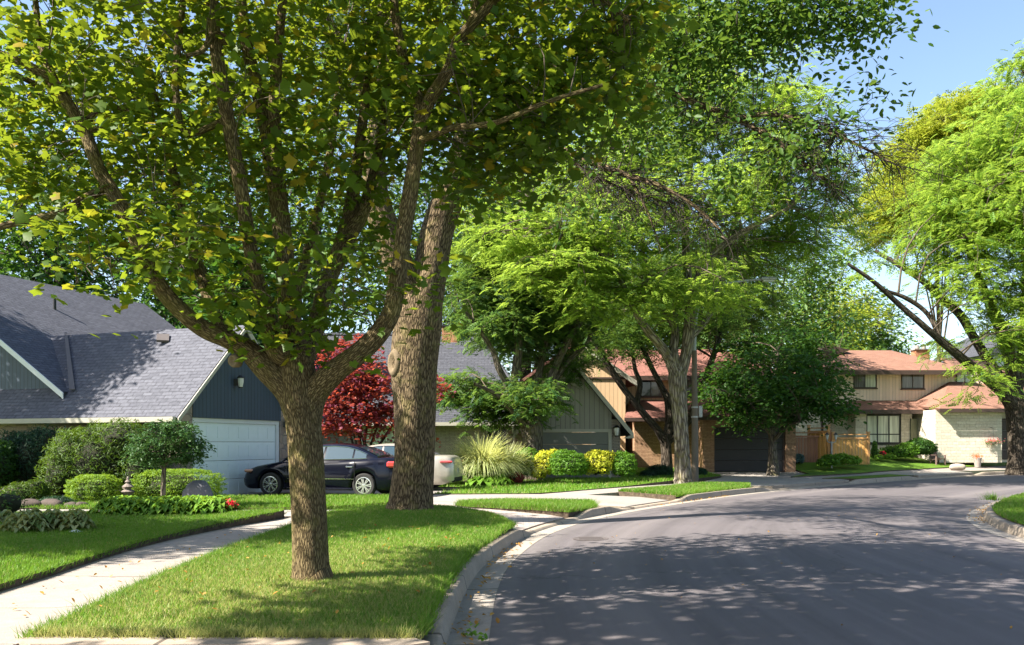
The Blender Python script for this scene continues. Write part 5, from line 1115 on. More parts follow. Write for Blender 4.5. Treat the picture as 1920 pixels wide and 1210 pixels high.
# ---- dark leaning forked tree before the brown brick wall
D5 = 41.2
L5 = [
 [(1250, 882, 0, 12), (1250, 870, 0, 11), (1249, 840, 0, 10), (1246, 815, 0, 10)],
 [(1247, 830, 0, 9), (1232, 805, -.2, 7), (1210, 780, -.4, 7), (1190, 755, -.6, 6), (1170, 730, -.8, 6), (1150, 700, -1, 6), (1128, 665, -1.2, 5), (1105, 620, -1.4, 4), (1090, 560, -1.6, 3)],
 [(1250, 830, 0, 9), (1255, 790, .2, 8), (1252, 750, .2, 7), (1240, 725, .2, 6), (1222, 690, .3, 5), (1205, 650, .4, 5), (1190, 600, .6, 4), (1180, 540, .8, 3)],
 [(1195, 760, -.5, 6), (1200, 720, -.3, 5), (1190, 690, 0, 4), (1185, 640, .3, 3)],
 [(1250, 830, .1, 8), (1290, 790, .5, 7), (1308, 740, .8, 6), (1322, 710, 1.1, 6), (1340, 660, 1.4, 5), (1360, 600, 1.8, 5), (1378, 560, 2, 4), (1400, 500, 2.3, 3)],
]
L5 = trunk_base([limb_px(l, D5) for l in L5], (1250-960)/F*D5, D5)
l5 = [lobe(1140, 620, 40, 70, 60, 3, 1), lobe(1200, 600, 42, 90, 60, 3.5, 1), lobe(1290, 590, 43, 90, 60, 3.5, 1), lobe(1380, 570, 49, 100, 60, 4, 1), lobe(1250, 510, 43, 150, 60, 4, 1), lobe(1350, 490, 50, 150, 60, 4, .8), lobe(1220, 660, 42.5, 50, 18, 2, .35)]
tree('leaning_tree', 'dark tree with long slanting limbs before the brown brick wall', 'tree', L5, l5, 700, 26, .85, .38, 'frond4', 'mid', 'dark', flat=.3, droop=.5, tw=.02, node_frac=.1)

# ---- low dense tree before the black garage door
D6 = 39.2
L6 = [
 [(1450, 884, 0, 12), (1450, 875, 0, 10), (1449, 850, 0, 8), (1448, 825, 0, 7), (1447, 800, 0, 6)],
 [(1448, 815, 0, 5), (1420, 780, -.5, 4), (1390, 750, -1, 3), (1350, 730, -1.5, 2)], [(1448, 810, 0, 5), (1480, 780, .2, 4), (1510, 760, .2, 3), (1560, 740, .2, 2)], [(1447, 805, 0, 5), (1450, 750, 0, 4), (1455, 700, 0, 3), (1460, 650, 0, 2)], [(1448, 830, 0, 4), (1475, 800, -1, 3), (1500, 790, -2, 2)]]
L6 = trunk_base([limb_px(l, D6) for l in L6], (1450-960)/F*D6, D6)
l6 = [lobe(1390, 745, 38, 80, 45, 2.2, 1.2), lobe(1480, 740, 38, 90, 50, 2.5, 1.3), lobe(1540, 745, 39, 55, 40, 2, 1.), lobe(1440, 700, 39, 100, 45, 2.5, 1), lobe(1530, 690, 40, 60, 40, 2, .9), lobe(1350, 710, 39, 50, 35, 1.6, .9), lobe(1420, 790, 37.8, 60, 20, 1.2, .8), lobe(1560, 770, 38.5, 35, 25, 1, .8), lobe(1490, 650, 41, 80, 40, 2.5, .8), lobe(1400, 660, 41, 60, 30, 2, .7)]
tree('small_tree', 'low dark green tree spreading in front of the black garage door', 'tree', L6, l6, 470, 34, .62, .21, 'leaf', 'dark', 'grey', flat=.25, droop=.6, tw=.014, tilt=.5)

# ---- big tree on the right-hand lawn
D7 = 43.0
L7 = [
 [(1912, 872, 0, 24), (1912, 860, 0, 21), (1910, 830, 0, 19), (1908, 790, 0, 18), (1905, 760, 0, 19), (1900, 740, 0, 18)],
 [(1903, 770, 0, 14), (1880, 735, -.4, 12), (1855, 715, -.7, 10), (1825, 690, -1, 9), (1795, 665, -1.3, 8), (1765, 640, -1.5, 7), (1730, 610, -1.8, 6), (1690, 575, -2, 5), (1640, 530, -2.4, 4), (1590, 495, -2.6, 3)],
 [(1895, 745, 0, 10), (1862, 690, .4, 9), (1830, 640, .8, 8), (1800, 590, 1.1, 8), (1765, 560, 1.3, 7), (1735, 530, 1.5, 6), (1690, 500, 1.7, 5), (1640, 470, 2, 3)],
 [(1903, 760, 0, 13), (1898, 700, 0, 12), (1885, 640, .2, 11), (1860, 580, .4, 9), (1840, 530, .6, 7), (1820, 480, .8, 6), (1800, 400, 1, 4), (1790, 300, 1.2, 3)],
 [(1908, 740, .2, 12), (1920, 660, .3, 11), (1925, 560, .4, 9), (1930, 440, .6, 7), (1940, 320, .8, 5), (1950, 180, 1, 3)],
 [(1905, 730, .2, 10), (1960, 650, .4, 8), (2020, 560, .5, 7), (2080, 450, .6, 5)],
 [(1768, 640, -1.5, 5), (1740, 590, -1, 4), (1700, 560, -1, 4), (1660, 545, -1, 3)],
]
L7 = trunk_base([limb_px(l, D7) for l in L7], (1912-960)/F*D7, D7)
l7 = [lobe(1880, 420, 41, 130, 80, 4, 1.2), lobe(1830, 330, 43, 130, 70, 4, 1.1), lobe(1900, 250, 43, 120, 80, 4, 1), lobe(1780, 400, 43, 90, 60, 3.5, 1), lobe(1860, 530, 41, 110, 60, 3.5, .5), lobe(1900, 620, 40.5, 80, 50, 3, .6), lobe(1930, 140, 44, 70, 60, 3, .9), lobe(1780, 500, 42, 70, 40, 3, .3), lobe(1950, 350, 40, 90, 120, 4, 1), lobe(1850, 700, 41, 60, 30, 1.6, .6), lobe(1740, 460, 43, 70, 40, 3, .6), lobe(2050, 420, 43, 130, 150, 5, .6), lobe(1800, 745, 41.5, 30, 14, .8, .5), lobe(1790, 640, 41.5, 50, 25, 2, .25), lobe(1640, 500, 41, 40, 25, 2, .2), lobe(1960, 560, 41, 80, 80, 3, .8)]
tree('large_tree', 'large bright green tree with slanting limbs on the lawn at far right', 'tree', L7, l7, 1080, 28, .95, .38, 'frond', 'locust', 'dark', flat=.2, droop=.5, tw=.02, node_frac=.1)
ly = [lobe(1800, 225, 52, 90, 45, 4, 1.2), lobe(1740, 270, 52, 80, 40, 4, 1.2), lobe(1850, 290, 53, 90, 60, 4, 1), lobe(1700, 330, 52, 60, 45, 4, 1), lobe(1680, 400, 52, 90, 50, 4, .8), lobe(1760, 350, 53, 80, 60, 4, .9)]
tree('yellowing_tree', 'tree turning yellow-green at its top, behind the large tree at right', 'tree', auto_limbs(31.0, 62, 8, .16, ly), ly, 620, 30, 1.1, .52, 'frond4', 'locust_y', 'grey', flat=.35, droop=.4, tw=.022, node_frac=.1)

# ---- red japanese maple
D8 = 29.5
lr = [lobe(650, 665, 29.3, 75, 40, 1.1, 1.1), lobe(625, 700, 29, 65, 45, 1.2, 1), lobe(700, 720, 29, 80, 45, 1.3, 1.2), lobe(640, 760, 28.8, 85, 40, 1.3, 1.2), lobe(720, 770, 28.9, 80, 35, 1.2, 1.1), lobe(790, 720, 29.4, 60, 40, 1, .8), lobe(660, 800, 29, 90, 25, 1.2, .9), lobe(760, 810, 29, 60, 20, 1, .7), lobe(600, 740, 29.5, 50, 50, 1, .8)]
x8 = (690-960)/F*D8
L8 = []
for k in range(8):
    l = lr[k]; s = np.array([x8+rng.normal()*.15, D8+rng.normal()*.1, .15]); e = np.array(l[0]); m_ = s*.5+e*.5; m_[2] += .25; L8.append((np.array([s-[0, 0, .1], s+[0, 0, .3], m_, e]), np.array([.075, .06, .04, .015])))
tree('japanese_maple', 'dark red japanese maple bush behind the black car', 'tree', L8, lr, 430, 34, .34, .105, 'maple', 'red', 'dark', flat=.35, droop=.5, tilt=.45, tw=.007, tn=8, bias=.6)

# ---- clipped umbrella-shaped little tree in the hosta bed
D9 = 18.9; x9 = (306-960)/F*D9
l9 = [lobe(315, 830, D9, 78, 42, .85, 1.6), lobe(270, 850, D9, 40, 22, .5, 1), lobe(355, 850, D9, 42, 22, .5, 1), lobe(320, 805, D9, 48, 20, .5, 1.1), lobe(250, 838, D9, 25, 14, .3, .9), lobe(375, 838, D9-.1, 22, 16, .3, .8), lobe(310, 865, D9-.2, 50, 12, .4, .9)]
L9 = [limb_px([(306, 935, 0, 5), (306, 920, 0, 4.6), (307, 890, 0, 4.2), (308, 868, 0, 4), (310, 840, 0, 3)], D9)]+[limb_px([(308, 872, 0, 3), (308+dx*.5, 855, dd*.5, 2.2), (308+dx, 835+ey, dd, 1)], D9) for dx, ey, dd in ((-50, 5, .2), (50, 5, -.2), (-25, -15, -.3), (28, -20, .3), (5, -25, 0))]
L9 = trunk_base(L9, x9, D9)
tree('small_tree', 'little umbrella-crowned tree on a thin stem in the hosta bed', 'tree', L9, l9, 330, 30, .13, .062, 'leaf', 'small', 'grey', flat=.45, droop=.5, tilt=.5, tw=.004, tn=10)

# ---- trees beyond the houses
def bgt(x, y, h, r, lm, label, n=260, ls=.42, low=.35, grp='trees beyond the houses', bk='dark'):
    z0_ = float(hl(x, y)); lobes = []
    for k in range(9):
        a = k*2.4+rng.random(); rr = r*.55*(k % 3)/2; zc_ = z0_+h*(low+(.93-low)*((k*5) % 9)/8.)
        sq = 1-.55*max(0, (zc_-z0_)/h-.6)/.4
        lobes.append((np.array([x+math.cos(a)*rr*sq, y+math.sin(a)*rr*sq, zc_]), (r*.55*sq, r*.55*sq, h*.15), 1))
    tree('tree', label, 'tree', auto_limbs(x, y, h*low*.8, max(.18, h*.022), lobes, n=6), lobes, n, 22, r*.20, ls, 'oval', lm, bk, grp, flat=.5, droop=.4, tilt=.6, tw=.025, sub=3, tn=9, node_frac=.08)
BG = [(-30, 38, 17, 6, 'dark', 'dark tree rising behind the roof at the far left edge'), (-24, 45, 22, 7, 'dark', 'dense dark tree behind the slate roof, left of the chimneyless ridge'), (-17.5, 47, 20, 7, 'dark', 'dark leafy tree directly behind the high slate roof ridge'), (-12, 52, 23, 7.5, 'mid', 'mid green tree behind the low end of the slate roof'),
 (-6, 57, 24, 8, 'mid', 'tall tree behind the dark roof and red maple'), (1, 62, 23, 8, 'mid', 'tall green tree behind the dark hipped roof'), (-12.5, 39, 10, 3.5, 'dark', 'shaded tree between the slate roof and the dark roof'), (7, 64, 19, 7, 'mid', 'tall tree behind the brown house gable'), (14, 66, 17, 6.5, 'mid', 'tree rising behind the middle of the red-brown roof'), (20.5, 76, 14.5, 8, 'locust', 'pale tree seen over the gap beside the tower block'), (29, 78, 14.5, 7.5, 'locust_y', 'yellowish tree behind the rust roof'), (34, 82, 15, 6, 'mid', 'tree behind the chimney of the beige house'), (44, 66, 19, 7, 'locust', 'tall tree beyond the pale house at far right'),
 (-36, 56, 23, 9, 'mid', 'tall tree far behind the left-hand house'), (-3, 78, 28, 10, 'locust', 'sunlit tall tree farthest behind the dark roof'), (-22, 66, 30, 10, 'mid', 'tall pale tree above the slate roof, farthest back'), (7, 84, 21, 8, 'mid', 'tallest far tree behind the brown house')]
BG += [(23.5, 70, 17, 6.5, 'mid', 'tree filling the gap behind the left end of the rust roof'), (33, 90, 24, 9, 'locust', 'bright tall tree far behind the beige house')]
for x, y, h, r, lm, lab in BG: bgt(x, y, h, r, lm, lab, 430 if lm != 'locust' else 330)
# ---- neighbouring street trees whose shade crosses the near road and lawns
def shade_tree(x, y, h, r, label, lm='mid', n=330, low=.40): bgt(x, y, h, r, lm, label, n, .30, low, 'street trees beside and behind the camera', 'ash')
def shade_tree2(x, y, lobes, label, n=520):
    lb = [(np.array(c, float), r, 1) for c, r in lobes]
    tree('tree', label, 'tree', auto_limbs(x, y, 3.6, .28, lb, n=9), lb, n, 24, .62, .20, 'leaf', 'mid', 'ash', 'street trees beside and behind the camera', flat=.6, droop=.4, tilt=.6, tw=.014, sub=4, tn=12, node_frac=.1)
shade_tree2(-5.6, .8, [((-8.0, 4.5, 7.3), (1.4, 1.0, .7)), ((-6.2, 4.8, 7.4), (1.5, 1.0, .7)), ((-3.9, 5.2, 7.8), (1.5, 1.0, .7)), ((-1.6, 5.5, 8.3), (1.4, 1.0, .7)), ((.6, 6.0, 8.8), (1.2, 1.0, .6)), ((-5.6, 3.4, 7.8), (2.0, 1.4, .9)), ((-2.8, 3.9, 8.2), (2.0, 1.4, .9)), ((-.2, 4.2, 8.8), (1.7, 1.1, .8)), ((-4.2, 2.0, 9.2), (2.4, 1.5, 1.0))], 'street tree standing on the grass left of the camera, outside the picture', 720)
shade_tree2(-17.5, 9.0, [((-16.5, 9.5, 6), (2.6, 1.6, 1.4)), ((-14.5, 11.0, 6.2), (2.0, 1.3, 1.2)), ((-16.5, 11.5, 8), (2.6, 1.6, 1.5)), ((-14.0, 8.9, 8.2), (2.4, 1.6, 1.3)), ((-12.3, 10.8, 7.6), (1.5, 1.2, 1.0)), ((-9.7, 12.0, 8.2), (1.4, 1.2, .8)), ((-10.8, 11.0, 9.4), (1.4, 1.2, .8)), ((-10.9, 10.0, 7.8), (1.2, 1.0, .7)), ((-10.3, 13.4, 9.2), (1.3, 1.2, .8)), ((-14.5, 13.5, 6.6), (1.8, 1.3, 1.2))], 'garden tree on the left lawn just outside the picture', 1150)
shade_tree2(-19.5, 18.6, [((-20, 21.5, 9), (2.0, 2.0, 1.5)), ((-19.5, 23, 11), (2.4, 2.2, 1.6)), ((-21.5, 20, 8), (2.4, 2, 1.4))], 'tall garden tree left of the slate-roofed house, outside the picture', 800)
# ------------------------------------------------------------------ shrubs, borders, small things
def finish(t, x, y, z=None):
    bpos = Vector((x, y, float(hl(x, y)) if z is None else z)); t.location = bpos
    for ch in t.children: ch.location = -bpos
    return t
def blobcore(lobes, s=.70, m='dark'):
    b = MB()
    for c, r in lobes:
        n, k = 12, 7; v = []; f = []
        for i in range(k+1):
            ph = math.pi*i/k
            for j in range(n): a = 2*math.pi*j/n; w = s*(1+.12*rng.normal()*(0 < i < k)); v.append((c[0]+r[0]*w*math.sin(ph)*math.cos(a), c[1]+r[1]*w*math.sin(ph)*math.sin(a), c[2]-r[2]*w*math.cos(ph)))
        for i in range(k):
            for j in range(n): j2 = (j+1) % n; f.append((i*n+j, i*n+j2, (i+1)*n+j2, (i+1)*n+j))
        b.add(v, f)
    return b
MS['bushcore'] = simple('shrub_core_dark', (.020, .022, .010), .95, var=.5, sc_=20)  # dark colour of the lump added inside each shrub
def shrub(name, label, lobes, n, size, tm, lm, up=.3, jit=.16, group=None, cat='shrub', boxy=0, out=.55, stems=True):
    t = thing(name, label, cat, (0, 0, 0), 0, group)
    w = np.array([r[0]*r[1]+r[0]*r[2] for _, r in lobes]); w /= w.sum(); Pp, Nn = [], []
    for (c, r), wi in zip(lobes, w):
        k = max(8, int(n*wi)); d = rng.normal(size=(k, 3)); d /= np.linalg.norm(d, axis=1)[:, None]; d[:, 2] = np.where(d[:, 2] < -.75, -d[:, 2]*.8, d[:, 2])
        if boxy: q = d/(np.sum(np.abs(d)**boxy, 1)**(1/boxy))[:, None]
        else: q = d
        ph = q*5; lum = 1+.07*np.sin(ph[:, 0]*2+c[0])*np.sin(ph[:, 1]*2+c[1])+.05*np.sin(ph[:, 2]*4+c[0]*3)
        rad = (lum-np.abs(rng.normal(size=k))*jit)[:, None]
        Pp.append(np.array(c)+q*np.array(r)*rad); Nn.append(q/np.array(r)*min(r))
    Pp = np.vstack(Pp); Nn = np.vstack(Nn); Nn /= np.linalg.norm(Nn, axis=1)[:, None]+1e-9
    zf_ = hl(Pp[:, 0], Pp[:, 1]); k = Pp[:, 2] > zf_+.01; Pp, Nn = Pp[k], Nn[k]
    nr = Nn*out+np.array([0, 0, .3])+rng.normal(size=Pp.shape)*.45
    di = Nn*.8+np.array([0, 0, up])+rng.normal(size=Pp.shape)*.5
    g = .5+.5*np.sin(Pp[:, 0]*7)*np.sin(Pp[:, 1]*7+Pp[:, 2]*9)
    leaves('crown', Pp, nr, di, size*(1+.3*rng.normal(size=len(Pp))).clip(.5, 1.7), tm, ML[lm], t, g)
    blobcore(lobes).build('dark_core', MS['bushcore'], t, smooth=True)  # solid dark lump added behind the leaves in place of real branches
    c = lobes[0][0]; return finish(t, float(c[0]), float(c[1]))
def L_(px, py, D, rx, ry, rz=None): return (P(px, py, D), (rx*D/F, rz if rz else rx*D/F*.9, ry*D/F))
LEAF['spike'] = (np.array([(-.5, -.05, 0), (.5, 0, 0), (-.5, .05, 0), (0, 0, .06)]), np.array([(0, 3, 2), (0, 1, 3), (3, 1, 2)]))
shrub('yew_shrub', 'large feathery dark yew with lime tips against the stone wall', [L_(190, 866, 21.9, 96, 74, .9), L_(150, 850, 22, 60, 52, .8), L_(232, 828, 21.8, 55, 44, .8), L_(185, 828, 22, 45, 35, .7), L_(262, 880, 21.6, 35, 50, .6), L_(120, 890, 21.7, 45, 55, .7)], 20000, .11, 'needle', 'yew', .5, .22)
shrub('juniper_shrub', 'blue-green upright juniper left of the large yew', [L_(70, 865, 23.0, 65, 65, .9), L_(30, 850, 23.2, 40, 45, .8), L_(90, 838, 23.0, 35, 40, .7), L_(125, 850, 23, 28, 45, .6)], 11000, .12, 'needle', 'juniper', .9, .25)
shrub('juniper_shrub', 'dark bushy shrub at the left edge beside the blue front door', [L_(-10, 880, 21.8, 35, 50, .7), L_(5, 850, 22.2, 20, 25, .5)], 4000, .10, 'oval', 'dark', .4, .2)
shrub('juniper_shrub', 'low spreading olive juniper below the dark shrubs at left', [L_(45, 925, 20.4, 42, 22, .5), L_(70, 918, 20.5, 22, 20, .4)], 3500, .09, 'needle', 'yew', .4, .25)
shrub('juniper_shrub', 'ground-hugging silvery juniper behind the edging rocks', [L_(105, 942, 19.9, 34, 12, .35)], 2200, .07, 'needle', 'juniper', .6, .25)
shrub('box_hedge', 'clipped rounded box hedge to the left of the stone lantern', [L_(178, 921, 20.7, 47, 29, .5)], 11000, .042, 'oval', 'box', .3, .06, 'clipped hedges', 'hedge', 3.2)
shrub('box_hedge', 'longer clipped box hedge between lantern and garage door', [L_(333, 911, 21.2, 78, 29, .55)], 15000, .042, 'oval', 'box', .3, .06, 'clipped hedges', 'hedge', 4)
shrub('small_shrub', 'sparse lime-green shrub at the left edge above the variegated hostas', [L_(15, 945, 15.3, 32, 26, .3), L_(0, 975, 15.2, 25, 20, .25)], 420, .075, 'leaf', 'mid', .5, .5)
shrub('round_shrub', 'pale soft shrub just right of the striped grass clump', [L_(978, 875, 30.9, 26, 24, .5)], 2600, .085, 'leaf', 'mid', .4, .2)
shrub('round_shrub', 'small green shrub behind the golden shrubs, below the multi-stemmed tree', [L_(990, 860, 32, 26, 20, .5)], 2600, .09, 'leaf', 'boxd', .4, .15)
shrub('golden_shrub', 'golden yellow shrub left of the big green ball shrub', [L_(1023, 870, 30.9, 26, 27, .5), L_(1040, 855, 31, 14, 14, .35), L_(1010, 888, 30.7, 16, 12, .4)], 3600, .085, 'leaf', 'gold', .6, .3, 'golden shrubs before the grey garage')
shrub('golden_shrub', 'golden yellow shrub between the two green ball shrubs', [L_(1122, 870, 31, 31, 27, .6), L_(1115, 858, 31, 20, 16, .4), L_(1140, 862, 31, 20, 18, .4)], 4200, .085, 'leaf', 'gold', .6, .25, 'golden shrubs before the grey garage')
shrub('round_shrub', 'bright green ball shrub between the two golden shrubs', [L_(1066, 872, 30.5, 38, 27, .7), L_(1056, 862, 30.5, 24, 20, .5)], 7500, .075, 'oval', 'boxd', .3, .10, 'green ball shrubs before the grey garage')
shrub('round_shrub', 'green ball shrub at the right end of the golden row', [L_(1170, 873, 31, 25, 26, .5), L_(1162, 866, 31, 18, 20, .4)], 5200, .075, 'oval', 'boxd', .3, .10, 'green ball shrubs before the grey garage')
shrub('juniper_shrub', 'low dark juniper at the foot of the leaning tree', [L_(1236, 884, 38.0, 28, 13, .7), L_(1215, 890, 37, 16, 8, .5)], 3200, .12, 'needle', 'juniper', .3, .2)
shrub('juniper_shrub', 'low dark juniper behind the street lamp post', [L_(1312, 886, 38.5, 14, 9, .5)], 1500, .12, 'needle', 'juniper', .3, .2)
shrub('round_shrub', 'wide low shrub beneath the large window of the beige house', [L_(1684, 848, 48.6, 36, 13, .8), L_(1705, 842, 48.8, 22, 14, .7)], 4500, .12, 'oval', 'boxd', .3, .12)
shrub('round_shrub', 'dark mounded shrub beside the entrance of the beige house', [L_(1725, 840, 48.9, 29, 18, .8)], 4200, .12, 'oval', 'dark', .3, .12)
shrub('cone_cedar', 'small bright green cone cedar beside the big window', [L_(1640, 850, 47.6, 7, 14, .25), L_(1640, 838, 47.6, 4.5, 12, .18)], 1800, .10, 'needle', 'cone', 1.2, .1)
shrub('dry_cedar', 'browned dead cedar beside the end post of the golden fence', [L_(1625, 846, 47.4, 6, 18, .25), L_(1627, 830, 47.4, 4, 12, .18)], 1300, .11, 'needle', 'cedar_dry', 1.0, .25)
shrub('round_shrub', 'leafy green clump at the foot of the lawn lamp post', [L_(1556, 864, 42.8, 18, 12, .5), L_(1545, 868, 42.6, 14, 9, .4)], 1900, .13, 'leaf', 'boxd', .4, .25)
shrub('hosta_clump', 'pale green hosta clump in front of the golden fence panel', [L_(1592, 864, 43.2, 22, 9, .5), L_(1578, 858, 43.5, 14, 8, .4)], 1500, .16, 'leaf', 'hosta', .3, .2)
shrub('flowering_plant', 'blue-green plant at the corner of the reddish fence', [L_(1496, 861, 45, 12, 10, .35)], 700, .14, 'leaf', 'bluegreen', .5, .3)
shrub('flowering_plant', 'red flowers under the low shrubs by the big window', [L_(1655, 852, 47.4, 7, 7, .2)], 260, .10, 'oval', 'redflower', .5, .4)
shrub('garden_plant', 'small light green plant right of the browned cedar', [L_(1668, 857, 47.2, 12, 6, .3), L_(1648, 858, 47.2, 8, 6, .3)], 900, .11, 'leaf', 'hosta', .5, .3)
shrub('maroon_plant', 'small maroon-leaved plant at the right foot of the striped grass', [L_(968, 896, 29.8, 15, 12, .3)], 700, .10, 'leaf', 'maroon', .4, .3)
shrub('ball_shrub', 'rounded green shrub glimpsed between the two big trunks beside the pier', [L_(548, 800, 29.5, 16, 60, .4)], 1800, .10, 'oval', 'mid', .4, .2)

# striped ornamental grass
def fountain(name, label, px, py, D, n, ln, lm, w=.018, grp=None, cat='ornamental grass'):
    t = thing(name, label, cat, (0, 0, 0), 0, grp); x, y = (px-960)/F*D, D; z0_ = float(hl(x, y)); V = []; Fc = []; R = []; k = 5
    a = rng.random(n)*6.283; le = ln*(.5+.5*rng.random(n)); lean = .1+1.1*rng.random(n)**.8; r0 = .35*rng.random(n)
    for i in range(n):
        d = np.array([math.cos(a[i]), math.sin(a[i]), 0]); sd_ = np.array([-d[1], d[0], 0]); rr = (rng.random(), rng.random(), rng.random()); o = len(V)
        p = np.array([x, y, z0_])+d*r0[i]; th = lean[i]*.55
        for j in range(k+1):
            ww = w*(1-.85*j/k); V += [p-sd_*ww, p+sd_*ww]; R += [rr, rr]
            th += (.14+.40*lean[i])*j/k*1.5; st = le[i]/k; p = p+d*(st*math.sin(th))+np.array([0, 0, st*math.cos(th)])
        Fc += [(o+2*j, o+2*j+1, o+2*j+3, o+2*j+2) for j in range(k)]
    big('blades', np.array(V), np.array(Fc), ML[lm], t, rnd=np.array(R), tri=4, smooth=True)
    return finish(t, x, y)
fountain('ornamental_grass', 'large fountain of pale striped grass beside the beige car', 903, 905, 30.0, 3600, 2.05, 'ograss', .022)
fountain('ornamental_grass', 'second pale striped grass clump right behind the first', 948, 900, 30.8, 1800, 1.7, 'ograss', .020)
fountain('grass_tuft', 'uncut grass tuft at the tip of the right-hand lawn', 1862, 945, 21.8, 160, .28, 'grass', .006, cat='grass tuft')

# hostas
def hosta(label, x, y, r, n, lm, lsz, grp):
    t = thing('hosta_plant', label, 'hosta', (0, 0, 0), 0, grp); z0_ = float(hl(x, y)); V = []; Fc = []; R = []
    for i in range(n):
        ring = (i+.5)/n; a = i*2.39996+rng.random()*.4; d = np.array([math.cos(a), math.sin(a), 0]); s_ = np.array([-d[1], d[0], 0])
        c = np.array([x, y, z0_])+d*r*(.25+.75*ring); h_ = .28*(1-ring*.85)+rng.random()*.05; L = lsz*(.75+.5*rng.random()); W_ = L*.42; rr = (rng.random(), rng.random(), rng.random()); o = len(V)
        for j in range(5):
            q = j/4; wd_ = W_*[.25, .9, 1.0, .7, .04][j]; p = c+d*(L*(q-.5))+np.array([0, 0, h_+L*(.45*math.sin(q*2.6)-.62*q*q)])
            V += [p-s_*wd_+[0, 0, .025], p-[0, 0, .008], p+s_*wd_+[0, 0, .025]]; R += [rr]*3
        for j in range(4): Fc += [(o+3*j, o+3*j+1, o+3*j+4, o+3*j+3), (o+3*j+1, o+3*j+2, o+3*j+5, o+3*j+4)]
    big('leaves', np.array(V), np.array(Fc), ML[lm], t, rnd=np.array(R), tri=4, smooth=True); return finish(t, x, y)
for k in range(17):
    px = 205+k*13.2; D = 16.85+.35*math.sin(k*2.1)
    x = (px-960)/F*D
    hosta('broad-leaved green hosta in the dense bed around the little tree', x, D, .34, 60, 'hosta', .145, 'hostas in the bed round the little tree')
for k in range(15):
    px = 215+k*14.5; D = 17.35+.2*math.sin(k*1.3); hosta('broad-leaved green hosta in the dense bed around the little tree', (px-960)/F*D, D, .34, 54, 'hosta', .15, 'hostas in the bed round the little tree')
for k, (px, D) in enumerate([(5, 13.8), (35, 13.5), (58, 13.3), (85, 13.6), (105, 13.8), (128, 13.7), (146, 13.6), (60, 14.1), (100, 14.2), (140, 14.0)]):
    hosta('cream-edged hosta in the small bed by the grey rock at left', (px-960)/F*D, D, .26, 44, 'hosta_v', .13, 'cream-edged hostas at left')
hosta('light green hosta at the foot of the striped grass', (905-960)/F*29.0, 29.0, .55, 60, 'hosta', .30, None); hosta('smaller light green hosta right of its neighbour under the striped grass', (935-960)/F*29.2, 29.2, .45, 50, 'hosta', .28, None)
patch('soil', [(-8.6, 13.0), (-6.6, 13.2), (-6.7, 14.4), (-8.8, 14.6), (-10, 15.8), (-10, 13.4)], hl, .035, MG['soil'], .4, .05)
patch('soil', [(-8.3, 16.55), (-5.4, 16.55), (-5.3, 17.15), (-8.4, 17.15)], hl, .035, MG['soil'], .4, .05)
patch('soil', [(-15, 19.3), (-10.8, 19.5), (-7.4, 20.4), (-7.2, 22.0), (-8.6, 22.6), (-14, 24.6), (-17, 25)], hl, .028, MG['soil'], .5, .05)
patch('soil', [G(862, 908), G(980, 908), G(1080, 899), G(1200, 897), G(1190, 889), G(980, 893), G(870, 898)], hl, .02, MG['soil'], .5, .05)

# rocks
def rock(name, label, x, y, dims, m, sink=.15, seed=0, grp=None):
    rg = np.random.default_rng(seed); n, k = 22, 13; v = []; f = []; ph = rg.random(9)*6.28
    for i in range(k+1):
        p = math.pi*i/k
        for j in range(n):
            a = 2*math.pi*j/n; d = np.array([math.sin(p)*math.cos(a), math.sin(p)*math.sin(a), -math.cos(p)]); q = np.sign(d)*np.abs(d)**.95
            w = 1+.10*math.sin(3*d[0]+ph[0])*math.sin(2.5*d[1]+ph[1])+.03*math.sin(5*d[2]+ph[2]+4*d[0])+.02*rg.normal()*(0 < i < k); v.append(q*w*np.array(dims)/2)
    for i in range(k):
        for j in range(n): j2 = (j+1) % n; f.append((i*n+j, i*n+j2, (i+1)*n+j2, (i+1)*n+j))
    o = mk(name, v, f, MS[m], None, True); o.location = (x, y, float(hl(x, y))+dims[2]*(.5-sink)); o.rotation_euler = (0, 0, rg.random()*.6-.3); tag(o, label, 'rock', grp); return o
rock('boulder', 'smooth grey upright boulder behind the hosta bed', (370-960)/F*19.1, 19.1, (.70, .42, .66), 'rock', .08, 3)
rock('rock', 'small grey rock among the cream-edged hostas', (52-960)/F*13.9, 13.9, (.42, .3, .22), 'rock', .1, 5)
rock('boulder', 'flat tan boulder on the lawn of the beige house', 24.0, 46.0, (.85, .5, .38), 'rock_tan', .1, 8)
for k, (px, w) in enumerate([(8, .5), (55, .55), (94, .6), (128, .3), (146, .25)]):
    rock('edging_rock', ['edging rock leftmost by the path, partly out of frame', 'squarish brown edging rock beside the front path', 'long brown edging rock second from the right of its row', 'small edging rock before the last one of the row', 'smallest edging rock at the left foot of the box hedge'][k], (px-960)/F*19.15, 19.15+.04*k, (w, .28, .24 if w > .4 else .15), 'rock_dark', .2, 20+k, 'rocks edging the front path')
# stone lantern
t = thing('stone_lantern', 'weathered tiered stone garden lantern between the two clipped hedges', 'garden ornament', ((240-960)/F*20.6, 20.6, float(hl(-9, 20.6)))); t.scale = (.82, .82, .82)
b = MB(); b.lathe([(.15, 0), (.16, .06), (.09, .08), (.075, .16), (.10, .24), (.12, .27)], n=12); part('pedestal', b, MS['lantern_stone'], t)
b = MB(); b.lathe([(.13, .27), (.19, .33), (.20, .35), (.12, .40), (.09, .41), (.09, .47)], n=12); part('light_chamber', b, MS['lantern_stone'], t)
b = MB(); b.lathe([(.16, .47), (.17, .49), (.09, .56), (.06, .58), (.06, .62), (.09, .63), (.05, .68), (.03, .70), (.045, .73), (.01, .79)], n=12); part('roof', b, MS['lantern_stone'], t)
